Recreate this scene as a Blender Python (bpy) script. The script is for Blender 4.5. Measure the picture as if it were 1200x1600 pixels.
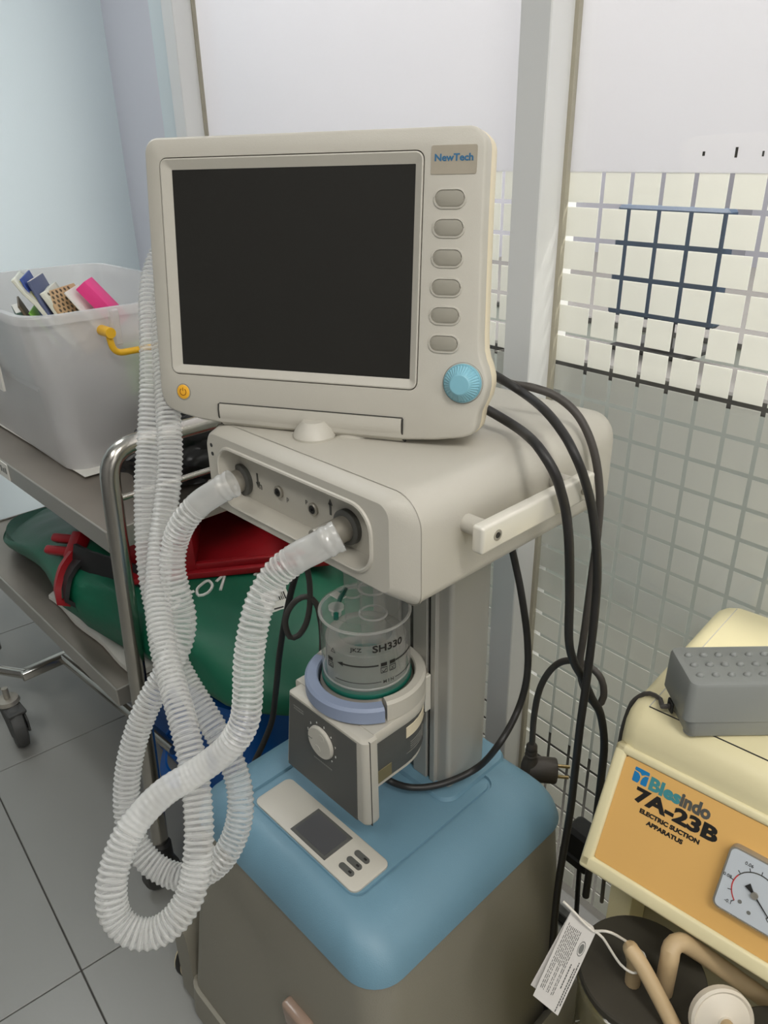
import bpy, bmesh, math, random
from math import sin, cos, pi, radians
from mathutils import Vector, Matrix, noise
from mathutils.bvhtree import BVHTree

for _o in list(bpy.data.objects):
    bpy.data.objects.remove(_o, do_unlink=True)
SC = bpy.context.scene
COL = SC.collection
random.seed(7)

# ------------------------------------------------------------------ camera
cam = bpy.data.cameras.new('camera')
cam.sensor_fit = 'VERTICAL'
cam.sensor_height = 36.0
cam.lens = 36.0 * 1190.47 / 1600.0
cam.clip_start = 0.02
cam_ob = bpy.data.objects.new('camera', cam)
COL.objects.link(cam_ob)
cam_ob.matrix_world = Matrix(((0.6944, -0.2968, 0.6555, 0.0),
                              (0.7194, 0.3094, -0.6219, 0.0),
                              (-0.0183, 0.9034, 0.4284, 1.28),
                              (0, 0, 0, 1)))
SC.camera = cam_ob

# ------------------------------------------------------------------ world, exposure
world = bpy.data.worlds.new('world')
SC.world = world
world.use_nodes = True
world.node_tree.nodes['Background'].inputs[0].default_value = (0.8, 0.85, 0.9, 1)
world.node_tree.nodes['Background'].inputs[1].default_value = 0.3
SC.view_settings.view_transform = 'Standard'
SC.view_settings.look = 'None'
SC.view_settings.gamma = 1.0
SC.view_settings.use_curve_mapping = False
SC.view_settings.exposure = 0.05

# room axes: partition wall runs along D, its normal (away from camera) is N
YAW = radians(-4.767)
D = Vector((cos(YAW), sin(YAW), 0))
N = Vector((-sin(YAW), cos(YAW), 0))
ROOM = Matrix.Rotation(YAW, 4, 'Z')
CEIL = 2.62
S_LEFT, S_RIGHT, T_FRONT, T_BACK, T_GLASS = -3.02, 1.5, -1.75, 1.22, 0.845

def room_pt(s, t, z):
    return D * s + N * t + Vector((0, 0, z))

# ceiling lamps: (s, t, watts, colour)
LAMPS = [(-0.20, -0.85, 9.0, (1.0, 0.97, 0.92)),
         (1.00, -0.10, 21.0, (1.0, 0.96, 0.90)),
         (-2.2, 0.10, 9.0, (0.93, 0.97, 1.0))]
BACK_LAMPS = [(-1.1, 1.40, 64.0, (1.0, 0.97, 0.92)), (0.3, 1.40, 64.0, (1.0, 0.96, 0.88))]
for i, (s, t, w, c) in enumerate(LAMPS + BACK_LAMPS):
    l = bpy.data.lights.new('lamp_light', 'AREA')
    l.shape = 'RECTANGLE'
    l.size, l.size_y = 1.15, 0.28
    l.energy = w
    l.color = c
    lo = bpy.data.objects.new('lamp_light', l)
    COL.objects.link(lo)
    lo.matrix_world = Matrix.Translation(room_pt(s, t, CEIL - 0.075)) @ ROOM

# side light for the room, from an unseen window added in the right-hand wall
ADDED_WIN = (-0.55, 0.70, 1.15, 2.25)          # t0, t1, z0, z1
l = bpy.data.lights.new('window_daylight', 'AREA')
l.shape = 'RECTANGLE'
l.size, l.size_y = ADDED_WIN[1] - ADDED_WIN[0], ADDED_WIN[3] - ADDED_WIN[2]
l.energy = 9.0
l.color = (1.0, 0.985, 0.96)
lo = bpy.data.objects.new('window_daylight', l)
COL.objects.link(lo)
lo.matrix_world = Matrix.Translation(room_pt(S_RIGHT - .012, (ADDED_WIN[0] + ADDED_WIN[1]) / 2, (ADDED_WIN[2] + ADDED_WIN[3]) / 2)) @ ROOM @ Matrix.Rotation(radians(90), 4, 'Y')

# ------------------------------------------------------------------ colours, materials
def lin(c):
    return tuple((x / 12.92 if x <= 0.04045 else ((x + 0.055) / 1.055) ** 2.4) for x in c)

def rgb(r, g, b):
    return lin((r / 255.0, g / 255.0, b / 255.0)) + (1.0,)

def mat(name, col, rough=0.5, metal=0.0, var=0.04, scale=25.0, bump=0.0, bscale=200.0, spec=0.5, coat=0.0, rvar=0.1):
    m = bpy.data.materials.new(name)
    m.use_nodes = True
    nt = m.node_tree
    b = nt.nodes['Principled BSDF']
    b.inputs['Roughness'].default_value = rough
    b.inputs['Metallic'].default_value = metal
    b.inputs['Specular IOR Level'].default_value = spec
    b.inputs['Coat Weight'].default_value = coat
    tc = nt.nodes.new('ShaderNodeTexCoord')
    nz = nt.nodes.new('ShaderNodeTexNoise')
    nz.inputs['Scale'].default_value = scale
    nz.inputs['Detail'].default_value = 3
    nt.links.new(tc.outputs['Object'], nz.inputs['Vector'])
    mx = nt.nodes.new('ShaderNodeMix')
    mx.data_type = 'RGBA'
    a = [max(0, x * (1 - var)) for x in col[:3]] + [1]
    c = [min(1, x * (1 + var)) for x in col[:3]] + [1]
    mx.inputs[6].default_value = a
    mx.inputs[7].default_value = c
    nt.links.new(nz.outputs['Fac'], mx.inputs[0])
    nt.links.new(mx.outputs[2], b.inputs['Base Color'])
    mr = nt.nodes.new('ShaderNodeMapRange')
    mr.inputs['To Min'].default_value = max(0, rough - rvar * rough)
    mr.inputs['To Max'].default_value = min(1, rough + rvar * rough)
    nt.links.new(nz.outputs['Fac'], mr.inputs['Value'])
    nt.links.new(mr.outputs['Result'], b.inputs['Roughness'])
    if bump > 0:
        n2 = nt.nodes.new('ShaderNodeTexNoise')
        n2.inputs['Scale'].default_value = bscale
        nt.links.new(tc.outputs['Object'], n2.inputs['Vector'])
        bp = nt.nodes.new('ShaderNodeBump')
        bp.inputs['Strength'].default_value = bump
        bp.inputs['Distance'].default_value = 0.002
        nt.links.new(n2.outputs['Fac'], bp.inputs['Height'])
        nt.links.new(bp.outputs['Normal'], b.inputs['Normal'])
    return m

def mat_clear(name, tint=(0.95, 0.95, 0.95), gloss_rough=0.08, milk=0.0, milkcol=(0.8, 0.8, 0.8), rim=0.35, edge_milk=0.0, trans=0.45):
    """thin clear sheet: transparent + glossy by fresnel, optionally milky (more so where the wall is seen edge-on)"""
    m = bpy.data.materials.new(name)
    m.use_nodes = True
    nt = m.node_tree
    nt.nodes.clear()
    out = nt.nodes.new('ShaderNodeOutputMaterial')
    tr = nt.nodes.new('ShaderNodeBsdfTransparent')
    tr.inputs[0].default_value = tint + (1,)
    gl = nt.nodes.new('ShaderNodeBsdfGlossy')
    gl.inputs['Roughness'].default_value = gloss_rough
    lw = nt.nodes.new('ShaderNodeLayerWeight')
    lw.inputs['Blend'].default_value = 0.5
    # Schlick-like reflectance from the facing angle (the same on both sides of the sheet)
    pw = nt.nodes.new('ShaderNodeMath'); pw.operation = 'POWER'; pw.inputs[1].default_value = 4.5
    ml = nt.nodes.new('ShaderNodeMath'); ml.operation = 'MULTIPLY_ADD'; ml.inputs[1].default_value = min(0.85, rim * 3); ml.inputs[2].default_value = 0.035
    nt.links.new(lw.outputs['Facing'], pw.inputs[0])
    nt.links.new(pw.outputs[0], ml.inputs[0])
    base = tr
    if milk > 0 or edge_milk > 0:
        df = nt.nodes.new('ShaderNodeBsdfDiffuse')
        df.inputs[0].default_value = milkcol + (1,)
        tl = nt.nodes.new('ShaderNodeBsdfTranslucent')
        tl.inputs[0].default_value = milkcol + (1,)
        m1 = nt.nodes.new('ShaderNodeMixShader')
        m1.inputs[0].default_value = trans
        nt.links.new(df.outputs[0], m1.inputs[1])
        nt.links.new(tl.outputs[0], m1.inputs[2])
        m2 = nt.nodes.new('ShaderNodeMixShader')
        mr = nt.nodes.new('ShaderNodeMapRange')
        mr.inputs['To Min'].default_value = milk
        mr.inputs['To Max'].default_value = min(1.0, milk + edge_milk)
        lw2 = nt.nodes.new('ShaderNodeLayerWeight')
        lw2.inputs['Blend'].default_value = 0.5
        nt.links.new(lw2.outputs['Facing'], mr.inputs['Value'])
        nt.links.new(mr.outputs['Result'], m2.inputs[0])
        nt.links.new(tr.outputs[0], m2.inputs[1])
        nt.links.new(m1.outputs[0], m2.inputs[2])
        base = m2
    m3 = nt.nodes.new('ShaderNodeMixShader')
    nt.links.new(ml.outputs[0], m3.inputs[0])
    nt.links.new(base.outputs[0], m3.inputs[1])
    nt.links.new(gl.outputs[0], m3.inputs[2])
    nt.links.new(m3.outputs[0], out.inputs[0])
    return m

def mat_emit(name, col, strength):
    m = bpy.data.materials.new(name)
    m.use_nodes = True
    b = m.node_tree.nodes['Principled BSDF']
    b.inputs['Base Color'].default_value = col
    b.inputs['Emission Color'].default_value = col
    b.inputs['Emission Strength'].default_value = strength
    return m

M = {}
M['cream'] = mat('cream_plastic', rgb(190, 186, 175), 0.42, var=0.02, bump=0.08, bscale=900)
M['cream_edge'] = mat('yellowed_cream_plastic', rgb(226, 214, 186), 0.42, var=0.03)
M['grey_btn'] = mat('grey_button_rubber', rgb(150, 146, 134), 0.55, var=0.03)
M['screen'] = mat('screen_glass', rgb(38, 37, 34), 0.32, var=0.05, spec=0.35)
M['seam'] = mat('dark_seam', rgb(55, 54, 50), 0.7)
M['teal'] = mat('pale_blue_knob', rgb(120, 174, 190), 0.42, var=0.03)
M['teal_lt'] = mat('pale_blue_knob_cap', rgb(130, 184, 200), 0.38, var=0.02)
M['amber'] = mat('amber_button', rgb(240, 178, 50), 0.4)
M['silver_plate'] = mat('brushed_nameplate', rgb(182, 173, 156), 0.35, 0.4, var=0.08, scale=60)
M['navy_ink'] = mat('blue_ink', rgb(44, 105, 145), 0.5)
M['black_ink'] = mat('black_ink', rgb(28, 26, 24), 0.5)
M['white_ink'] = mat('white_ink', rgb(225, 225, 220), 0.6)
M['grey_ink'] = mat('grey_ink', rgb(120, 120, 115), 0.6)
M['red_ink'] = mat('red_ink', rgb(200, 60, 60), 0.6)
M['blue'] = mat('blue_plastic', rgb(106, 142, 160), 0.46, var=0.05, scale=9, bump=0.1, bscale=700)
M['blue_dk'] = mat('blue_plastic_tray', rgb(97, 133, 151), 0.5, var=0.05, scale=9, bump=0.1, bscale=700)
M['body_grey'] = mat('grey_cabinet_paint', rgb(138, 134, 121), 0.5, var=0.03, bump=0.15, bscale=500)
M['dark_panel'] = mat('dark_grey_panel', rgb(84, 84, 80), 0.5, var=0.05)
M['lcd'] = mat('lcd_grey', rgb(78, 78, 80), 0.3)
M['slate'] = mat('slate_blue_plastic', rgb(134, 146, 170), 0.5, var=0.08, scale=18)
M['alu'] = mat('aluminium_paint', rgb(176, 174, 166), 0.4, 0.3, var=0.03)
M['rail_alu'] = mat('rail_aluminium', rgb(226, 222, 210), 0.35, 0.25, var=0.02)
M['steel'] = mat('stainless_steel', rgb(190, 186, 178), 0.22, 1.0, var=0.06, scale=14)
M['steel_deck'] = mat('brushed_stainless_sheet', rgb(156, 148, 138), 0.45, 0.75, var=0.16, scale=7)
M['steel_lip'] = mat('brushed_stainless_lip', rgb(178, 174, 166), 0.42, 0.7, var=0.08, scale=10)
M['dull_metal'] = mat('dull_connector_metal', rgb(166, 161, 150), 0.4, 0.5)
M['black'] = mat('black_rubber', rgb(38, 37, 36), 0.48, var=0.1)
M['black_pl'] = mat('black_plastic', rgb(30, 30, 30), 0.5, var=0.1)
M['brown_black'] = mat('brown_black_plug', rgb(64, 58, 52), 0.55, var=0.06)
M['grey_cable'] = mat('dark_grey_cable', rgb(70, 66, 62), 0.55)
M['brass'] = mat('plug_pin_metal', rgb(170, 150, 110), 0.35, 0.9)
M['wheel'] = mat('dark_grey_wheel', rgb(70, 70, 68), 0.6)
M['ivory_wheel'] = mat('ivory_wheel', rgb(214, 200, 166), 0.55)
M['floor'] = mat('grey_floor_tile', rgb(138, 138, 133), 0.32, var=0.03, scale=5, bump=0.05, bscale=120)
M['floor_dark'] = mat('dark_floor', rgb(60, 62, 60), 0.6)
M['grout'] = mat('dark_grout', rgb(70, 68, 64), 0.9)
M['wall_blue'] = mat('pale_blue_wall_paint', rgb(206, 218, 222), 0.6, var=0.02, scale=3, bump=0.1, bscale=300)
M['wall_white'] = mat('white_wall_paint', rgb(228, 230, 230), 0.6, var=0.02, scale=3)
M['wall_lilac'] = mat('lilac_grey_wall_paint', rgb(208, 208, 216), 0.6, var=0.02, scale=3)
M['wall_grey'] = mat('grey_wall_paint', rgb(150, 150, 158), 0.6, var=0.02, scale=3)
M['frame'] = mat('white_frame_gloss', rgb(222, 223, 222), 0.22, var=0.02, scale=3)
M['gasket'] = mat('beige_gasket', rgb(176, 170, 152), 0.6)
M['counter'] = mat('grey_green_counter', rgb(212, 218, 213), 0.6, var=0.03)
M['navy_box'] = mat('navy_screen', rgb(40, 58, 80), 0.5)
M['worktop'] = mat('dark_worktop', rgb(84, 82, 80), 0.6)
M['wall_mid'] = mat('mid_grey_wall_paint', rgb(140, 140, 140), 0.6)
M['grey_cloth'] = mat('grey_cloth', rgb(128, 130, 132), 0.8, var=0.2, scale=14)
M['green_bag'] = mat('green_vinyl', rgb(8, 92, 66), 0.5, var=0.15, scale=8, bump=0.2, bscale=60)
M['red'] = mat('red_plastic', rgb(146, 16, 26), 0.4, var=0.1)
M['pad_white'] = mat('off_white_pad', rgb(205, 203, 195), 0.8, var=0.04)
M['tub_blue'] = mat('royal_blue_plastic', rgb(0, 92, 176), 0.4, var=0.08)
M['black_bag'] = mat('black_polythene', rgb(22, 22, 23), 0.3, var=0.2, bump=0.5, bscale=40)
M['paper'] = mat('white_paper', rgb(226, 224, 216), 0.8, var=0.03)
M['yellow'] = mat('yellow_plastic', rgb(240, 186, 40), 0.38)
M['pink'] = mat('pink_card', rgb(238, 62, 140), 0.5)
M['navy_book'] = mat('navy_card', rgb(84, 94, 128), 0.45)
M['blue_book'] = mat('blue_card', rgb(40, 70, 150), 0.45)
M['tan'] = mat('tan_card', rgb(196, 164, 124), 0.6)
M['dark_green'] = mat('dark_green_card', rgb(52, 88, 72), 0.5)
M['kraft'] = mat('brown_card', rgb(96, 84, 66), 0.7)
M['sheet_white'] = mat('glossy_white_sachet', rgb(222, 222, 206), 0.25)
M['sheet_green'] = mat('lime_card', rgb(150, 214, 90), 0.5)
M['suction'] = mat('yellowed_enamel', rgb(232, 222, 180), 0.35, var=0.03, scale=12, bump=0.06, bscale=300)
M['suction_in'] = mat('grey_enamel', rgb(170, 164, 142), 0.5, var=0.04)
M['orange'] = mat('orange_panel', rgb(230, 182, 107), 0.42, var=0.03, scale=15)
M['logo_blue'] = mat('logo_blue_ink', rgb(20, 124, 184), 0.5)
M['logo_teal'] = mat('logo_teal_ink', rgb(66, 140, 146), 0.5)
M['pedal'] = mat('grey_pedal_plastic', rgb(134, 137, 134), 0.36, var=0.03)
M['gauge_face'] = mat('gauge_face', rgb(206, 212, 218), 0.4)
M['stopper'] = mat('black_rubber_stopper', rgb(58, 54, 44), 0.7, var=0.06)
M['latex'] = mat('beige_latex_tube', rgb(190, 166, 128), 0.5, var=0.05)
M['filter'] = mat('white_filter_plastic', rgb(212, 204, 188), 0.45)
M['tag'] = mat('white_tag_card', rgb(216, 212, 206), 0.6, var=0.02)
M['cord_white'] = mat('white_cord', rgb(212, 208, 198), 0.5)
M['green_ring'] = mat('dark_green_ring', rgb(10, 92, 76), 0.4)
M['clear'] = mat_clear('clear_plastic', (0.99, 0.99, 0.985), 0.06, milk=0.05, milkcol=(0.86, 0.85, 0.82), edge_milk=0.20, rim=0.22)
M['rim'] = mat_clear('clear_plastic_edge', (0.97, 0.97, 0.96), 0.05, milk=0.32, milkcol=(0.88, 0.87, 0.84), edge_milk=0.25, rim=0.3)
M['sleeve'] = mat_clear('grey_inner_sleeve', (0.95, 0.94, 0.92), 0.15, milk=0.42, milkcol=(0.62, 0.59, 0.55), edge_milk=0.2, rim=0.3)
M['jar_glass'] = mat_clear('yellowed_jar_plastic', (0.90, 0.88, 0.74), 0.08, milk=0.12, milkcol=(0.6, 0.57, 0.42), edge_milk=0.3)
M['hose'] = mat_clear('translucent_hose_plastic', (0.99, 0.99, 0.99), 0.3, milk=0.13, milkcol=(0.92, 0.92, 0.90), rim=0.25, edge_milk=0.5)
M['hose_ridge'] = mat_clear('translucent_hose_ridge', (0.99, 0.99, 0.99), 0.3, milk=0.42, milkcol=(0.94, 0.94, 0.92), rim=0.25, edge_milk=0.45)
M['cuff'] = mat_clear('translucent_cuff', (0.96, 0.96, 0.96), 0.12, milk=0.45, milkcol=(0.84, 0.84, 0.82), rim=0.4, edge_milk=0.3)
M['box_milky'] = mat_clear('milky_box_plastic', (0.9, 0.9, 0.9), 0.25, milk=0.50, milkcol=(0.96, 0.95, 0.94), rim=0.25, edge_milk=0.2)
M['glass'] = mat_clear('window_glass', (0.98, 0.985, 0.985), 0.0, rim=0.12)
M['frost'] = mat_clear('frosted_film', (0.95, 0.95, 0.93), 0.4, milk=0.92, milkcol=(0.97, 0.965, 0.915), rim=0.05, trans=.40)
M['film_white'] = mat_clear('white_window_film', (0.95, 0.95, 0.95), 0.4, milk=1.0, milkcol=(0.86, 0.855, 0.875), rim=0.05, trans=.52)
M['lamp'] = mat_emit('lamp_diffuser', (1, 0.98, 0.95, 1), 3.0)

# ------------------------------------------------------------------ object helpers
MW = {}

def thing(name, label, cat, loc=(0, 0, 0), rotz=0.0, group=None, mw=None):
    o = bpy.data.objects.new(name, None)
    COL.objects.link(o)
    m = mw if mw is not None else Matrix.Translation(Vector(loc)) @ Matrix.Rotation(rotz, 4, 'Z')
    o.matrix_world = m
    o.empty_display_size = 0.05
    MW[o.name] = m.copy()
    o['label'] = label
    o['category'] = cat
    if group:
        o['group'] = group
    return o

def link_mesh(name, me, m, parent=None):
    o = bpy.data.objects.new(name, me)
    COL.objects.link(o)
    if m is not None and not me.materials:
        me.materials.append(m)
    if parent is not None:
        o.parent = parent
        MW[o.name] = MW[parent.name]
    else:
        MW[o.name] = Matrix.Identity(4)
    return o

def part(name, bm, m, parent=None, local=False, smooth=35, label=None):
    """finish a bmesh as ONE mesh object; geometry is in world space unless local"""
    if parent is not None and not local:
        bm.transform(MW[parent.name].inverted())
    bmesh.ops.recalc_face_normals(bm, faces=bm.faces[:])
    me = bpy.data.meshes.new(name)
    bm.to_mesh(me)
    bm.free()
    if smooth:
        me.shade_smooth()
        me.set_sharp_from_angle(angle=radians(smooth))
    o = link_mesh(name, me, m, parent)
    if label:
        o['label'] = label
    return o

def single(name, bm, m, label, cat, group=None, smooth=35, base=None):
    """a thing that is one mesh; its origin goes to base"""
    o = part(name, bm, m, None, smooth=smooth)
    if base is None:
        vs = o.data.vertices
        xs = [v.co for v in vs]
        base = Vector(((min(v.x for v in xs) + max(v.x for v in xs)) / 2, (min(v.y for v in xs) + max(v.y for v in xs)) / 2, min(v.z for v in xs)))
    o.data.transform(Matrix.Translation(-Vector(base)))
    o.location = base
    MW[o.name] = Matrix.Translation(Vector(base))
    o['label'] = label
    o['category'] = cat
    if group:
        o['group'] = group
    return o

def structure(name, bm, m, parent=None, smooth=0, label=None):
    o = part(name, bm, m, parent, smooth=smooth)
    if parent is None:
        o['kind'] = 'structure'
        if label:
            o['label'] = label
    return o

# ------------------------------------------------------------------ geometry helpers
def new():
    return bmesh.new()

def box(bm, x0, x1, y0, y1, z0, z1, bev=0.0, seg=2, mx=None):
    vs = [bm.verts.new((x, y, z)) for z in (z0, z1) for y in (y0, y1) for x in (x0, x1)]
    idx = [(0, 1, 3, 2), (4, 6, 7, 5), (0, 4, 5, 1), (2, 3, 7, 6), (0, 2, 6, 4), (1, 5, 7, 3)]
    fs = [bm.faces.new([vs[i] for i in f]) for f in idx]
    if mx is not None:
        bmesh.ops.transform(bm, matrix=mx, verts=vs)
    if bev > 0:
        es = list({e for f in fs for e in f.edges})
        bmesh.ops.bevel(bm, geom=es, offset=bev, segments=seg, profile=0.5, affect='EDGES', clamp_overlap=True)

def frame_of(a):
    a = a.normalized()
    u = a.cross(Vector((0, 0, 1)))
    if u.length < 1e-4:
        u = a.cross(Vector((0, 1, 0)))
    u.normalize()
    return u, a.cross(u)

def bridge(bm, a, b):
    n = len(a)
    for i in range(n):
        j = (i + 1) % n
        try:
            bm.faces.new((a[i], a[j], b[j], b[i]))
        except ValueError:
            pass

def loft(bm, loops, cap0=True, cap1=True):
    vl = [[bm.verts.new(p) for p in l] for l in loops]
    for a, b in zip(vl, vl[1:]):
        bridge(bm, a, b)
    if cap0:
        bm.faces.new(vl[0][::-1])
    if cap1:
        bm.faces.new(vl[-1])
    return vl

def cyl(bm, p0, p1, r0, r1=None, n=20, cap0=True, cap1=True):
    p0, p1 = Vector(p0), Vector(p1)
    r1 = r0 if r1 is None else r1
    u, v = frame_of(p1 - p0)
    loft(bm, [[p + (u * cos(2 * pi * i / n) + v * sin(2 * pi * i / n)) * r for i in range(n)] for p, r in ((p0, r0), (p1, r1))], cap0, cap1)

def lathe(bm, prof, origin=(0, 0, 0), axis=(0, 0, 1), n=32, cap0=True, cap1=True):
    o, a = Vector(origin), Vector(axis).normalized()
    u, v = frame_of(a)
    loft(bm, [[o + a * h + (u * cos(2 * pi * i / n) + v * sin(2 * pi * i / n)) * r for i in range(n)] for r, h in prof], cap0, cap1)

def catmull(pts, step=0.004):
    P = [Vector(p) for p in pts]
    P = [P[0] * 2 - P[1]] + P + [P[-1] * 2 - P[-2]]
    out = []
    for i in range(1, len(P) - 2):
        p0, p1, p2, p3 = P[i - 1:i + 3]
        k = max(2, int((p2 - p1).length / step))
        for j in range(k):
            t = j / k
            out.append(0.5 * ((2 * p1) + (p2 - p0) * t + (2 * p0 - 5 * p1 + 4 * p2 - p3) * t * t + (3 * p1 - p0 - 3 * p2 + p3) * t ** 3))
    out.append(P[-2].copy())
    return out

def resample(path, step):
    d = [0.0]
    for a, b in zip(path, path[1:]):
        d.append(d[-1] + (b - a).length)
    n = max(2, int(d[-1] / step))
    out, j = [], 0
    for i in range(n + 1):
        t = d[-1] * i / n
        while j < len(d) - 2 and d[j + 1] < t:
            j += 1
        f = (t - d[j]) / max(1e-9, d[j + 1] - d[j])
        out.append(path[j].lerp(path[j + 1], min(1, f)))
    return out

def sweep(bm, path, radii, n=12, cap=True):
    u = None
    loops = []
    for i, p in enumerate(path):
        a = (path[min(i + 1, len(path) - 1)] - path[max(i - 1, 0)]).normalized()
        if u is None:
            u, _ = frame_of(a)
        u = (u - a * u.dot(a)).normalized()
        v = a.cross(u)
        r = radii if isinstance(radii, (int, float)) else radii[i]
        loops.append([p + (u * cos(2 * pi * k / n) + v * sin(2 * pi * k / n)) * r for k in range(n)])
    loft(bm, loops, cap, cap)

def tube(bm, pts, r, n=12, step=0.008, curve=True):
    path = catmull(pts, step) if curve else [Vector(p) for p in pts]
    sweep(bm, path, r, n)

def fillet(pts, r, k=6):
    """polyline with rounded corners"""
    P = [Vector(p) for p in pts]
    out = [P[0]]
    for a, b, c in zip(P, P[1:], P[2:]):
        u, v = (a - b).normalized(), (c - b).normalized()
        ang = u.angle(v)
        t = min(r / math.tan(ang / 2), (a - b).length * .49, (c - b).length * .49)
        s, e = b + u * t, b + v * t
        for i in range(k + 1):
            f = i / k
            out.append((s * (1 - f) + b * f) * (1 - f) + (b * (1 - f) + e * f) * f)
    out.append(P[-1])
    return out

def rrect(x0, x1, y0, y1, r, n=6):
    rs = r if isinstance(r, (tuple, list)) else (r, r, r, r)
    out = []
    for (cx, cy, a0), q in zip(((x1, y1, 0), (x0, y1, 90), (x0, y0, 180), (x1, y0, 270)), rs):
        sx = -1 if cx == x1 else 1
        sy = -1 if cy == y1 else 1
        ox, oy = cx + sx * q, cy + sy * q
        for i in range(n + 1):
            a = radians(a0 + 90 * i / n)
            out.append((ox + q * cos(a), oy + q * sin(a)))
    return out

def offset_poly(pts, d):
    """move a closed outline inwards by d (counter-clockwise outlines)"""
    n = len(pts)
    out = []
    for i in range(n):
        a, b, c = Vector(pts[i - 1]), Vector(pts[i]), Vector(pts[(i + 1) % n])
        e1, e2 = (b - a).normalized(), (c - b).normalized()
        n1, n2 = Vector((-e1.y, e1.x)), Vector((-e2.y, e2.x))
        m = n1 + n2
        m = m / max(0.3, m.length_squared) * 2 if m.length > 1e-6 else n1
        out.append((b.x + m.x * d, b.y + m.y * d))
    return out

def smooth_poly(pts, it=2):
    for _ in range(it):
        q = []
        n = len(pts)
        for i in range(n):
            a, b = pts[i], pts[(i + 1) % n]
            q.append((a[0] * .75 + b[0] * .25, a[1] * .75 + b[1] * .25))
            q.append((a[0] * .25 + b[0] * .75, a[1] * .25 + b[1] * .75))
        pts = q
    return pts

_txt = {}
def text_bm(s, size, bold=0.0, depth=0.0003, sx=1.0, shear=0.0, align='CENTER', space=1.0):
    """lettering as a thin mesh in the XY plane, facing +Z"""
    c = bpy.data.curves.new('lettering', 'FONT')
    c.body = s
    c.size = size
    c.offset = bold
    c.extrude = depth / 2
    c.align_x = align
    c.align_y = 'BOTTOM_BASELINE'
    c.shear = shear
    c.space_character = space
    c.resolution_u = 3
    o = bpy.data.objects.new('lettering', c)
    COL.objects.link(o)
    dg = bpy.context.evaluated_depsgraph_get()
    dg.update()
    me = bpy.data.meshes.new_from_object(o.evaluated_get(dg))
    bm = bmesh.new()
    bm.from_mesh(me)
    bpy.data.objects.remove(o, do_unlink=True)
    bpy.data.curves.remove(c)
    bpy.data.meshes.remove(me)
    if sx != 1.0:
        bmesh.ops.scale(bm, vec=(sx, 1, 1), verts=bm.verts[:])
    return bm

def basis(o, x, y, z):
    m = Matrix((x, y, z)).transposed().to_4x4()
    m.translation = o
    return m

HOSE_A=[(-0.4456,0.3690,0.9849),(-0.4506,0.3608,0.9807),(-0.4572,0.3532,0.9750),(-0.4679,0.3408,0.9664),(-0.4814,0.3268,0.9504),(-0.4840,0.3104,0.9306),(-0.4811,0.2970,0.9067),(-0.4784,0.2869,0.8762),(-0.4740,0.2799,0.8477),(-0.4732,0.2726,0.8241),(-0.4788,0.2611,0.8044),(-0.4895,0.2464,0.7877),(-0.4993,0.2277,0.7756),(-0.5062,0.2073,0.7683),(-0.5102,0.1876,0.7575),(-0.5112,0.1692,0.7439),(-0.5078,0.1531,0.7269),(-0.5004,0.1402,0.7086),(-0.4914,0.1348,0.6870),(-0.4779,0.1399,0.6737),(-0.4654,0.1531,0.6690),(-0.4583,0.1692,0.6745),(-0.4576,0.1865,0.6870),(-0.4632,0.2007,0.7045),(-0.4739,0.2140,0.7285),(-0.4912,0.2262,0.7492),(-0.5095,0.2360,0.7682),(-0.5284,0.2438,0.7852),(-0.5541,0.2527,0.8024),(-0.5861,0.2636,0.8205),(-0.6127,0.2733,0.8402),(-0.6372,0.2859,0.8610),(-0.6598,0.3012,0.8829),(-0.6773,0.3184,0.9112),(-0.6883,0.3343,0.9394),(-0.6998,0.3498,0.9679),(-0.7123,0.3625,0.9938),(-0.7269,0.3733,1.0201),(-0.7501,0.3888,1.0547),(-0.7736,0.4046,1.0903),(-0.7956,0.4226,1.1268),(-0.8126,0.4419,1.1575),(-0.8199,0.4576,1.1797)]
HOSE_B=[(-0.6065,0.3702,0.9855),(-0.6130,0.3634,0.9808),(-0.6188,0.3569,0.9756),(-0.6300,0.3439,0.9645),(-0.6408,0.3294,0.9459),(-0.6487,0.3200,0.9211),(-0.6439,0.3113,0.8965),(-0.6361,0.3094,0.8701),(-0.6272,0.3068,0.8481),(-0.6222,0.2978,0.8272),(-0.6222,0.2835,0.8065),(-0.6249,0.2644,0.7829),(-0.6262,0.2467,0.7593),(-0.6242,0.2284,0.7296),(-0.6186,0.2139,0.6999),(-0.6092,0.2032,0.6700),(-0.5957,0.1987,0.6476),(-0.5768,0.2006,0.6284),(-0.5574,0.2098,0.6167),(-0.5378,0.2218,0.6159),(-0.5217,0.2370,0.6250),(-0.5104,0.2532,0.6429),(-0.5092,0.2696,0.6647),(-0.5137,0.2808,0.6879),(-0.5265,0.2887,0.7074),(-0.5440,0.2921,0.7274),(-0.5653,0.2917,0.7478),(-0.5915,0.2922,0.7652),(-0.6182,0.2926,0.7833),(-0.6454,0.2950,0.8050),(-0.6661,0.2985,0.8301),(-0.6857,0.3055,0.8586),(-0.7035,0.3146,0.8874),(-0.7216,0.3280,0.9229),(-0.7358,0.3417,0.9599),(-0.7474,0.3553,0.9904),(-0.7591,0.3690,1.0211),(-0.7704,0.3818,1.0523),(-0.7855,0.3951,1.0830),(-0.8012,0.4080,1.1141),(-0.8145,0.4192,1.1391),(-0.8243,0.4343,1.1643),(-0.8294,0.4508,1.1845)]
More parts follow.
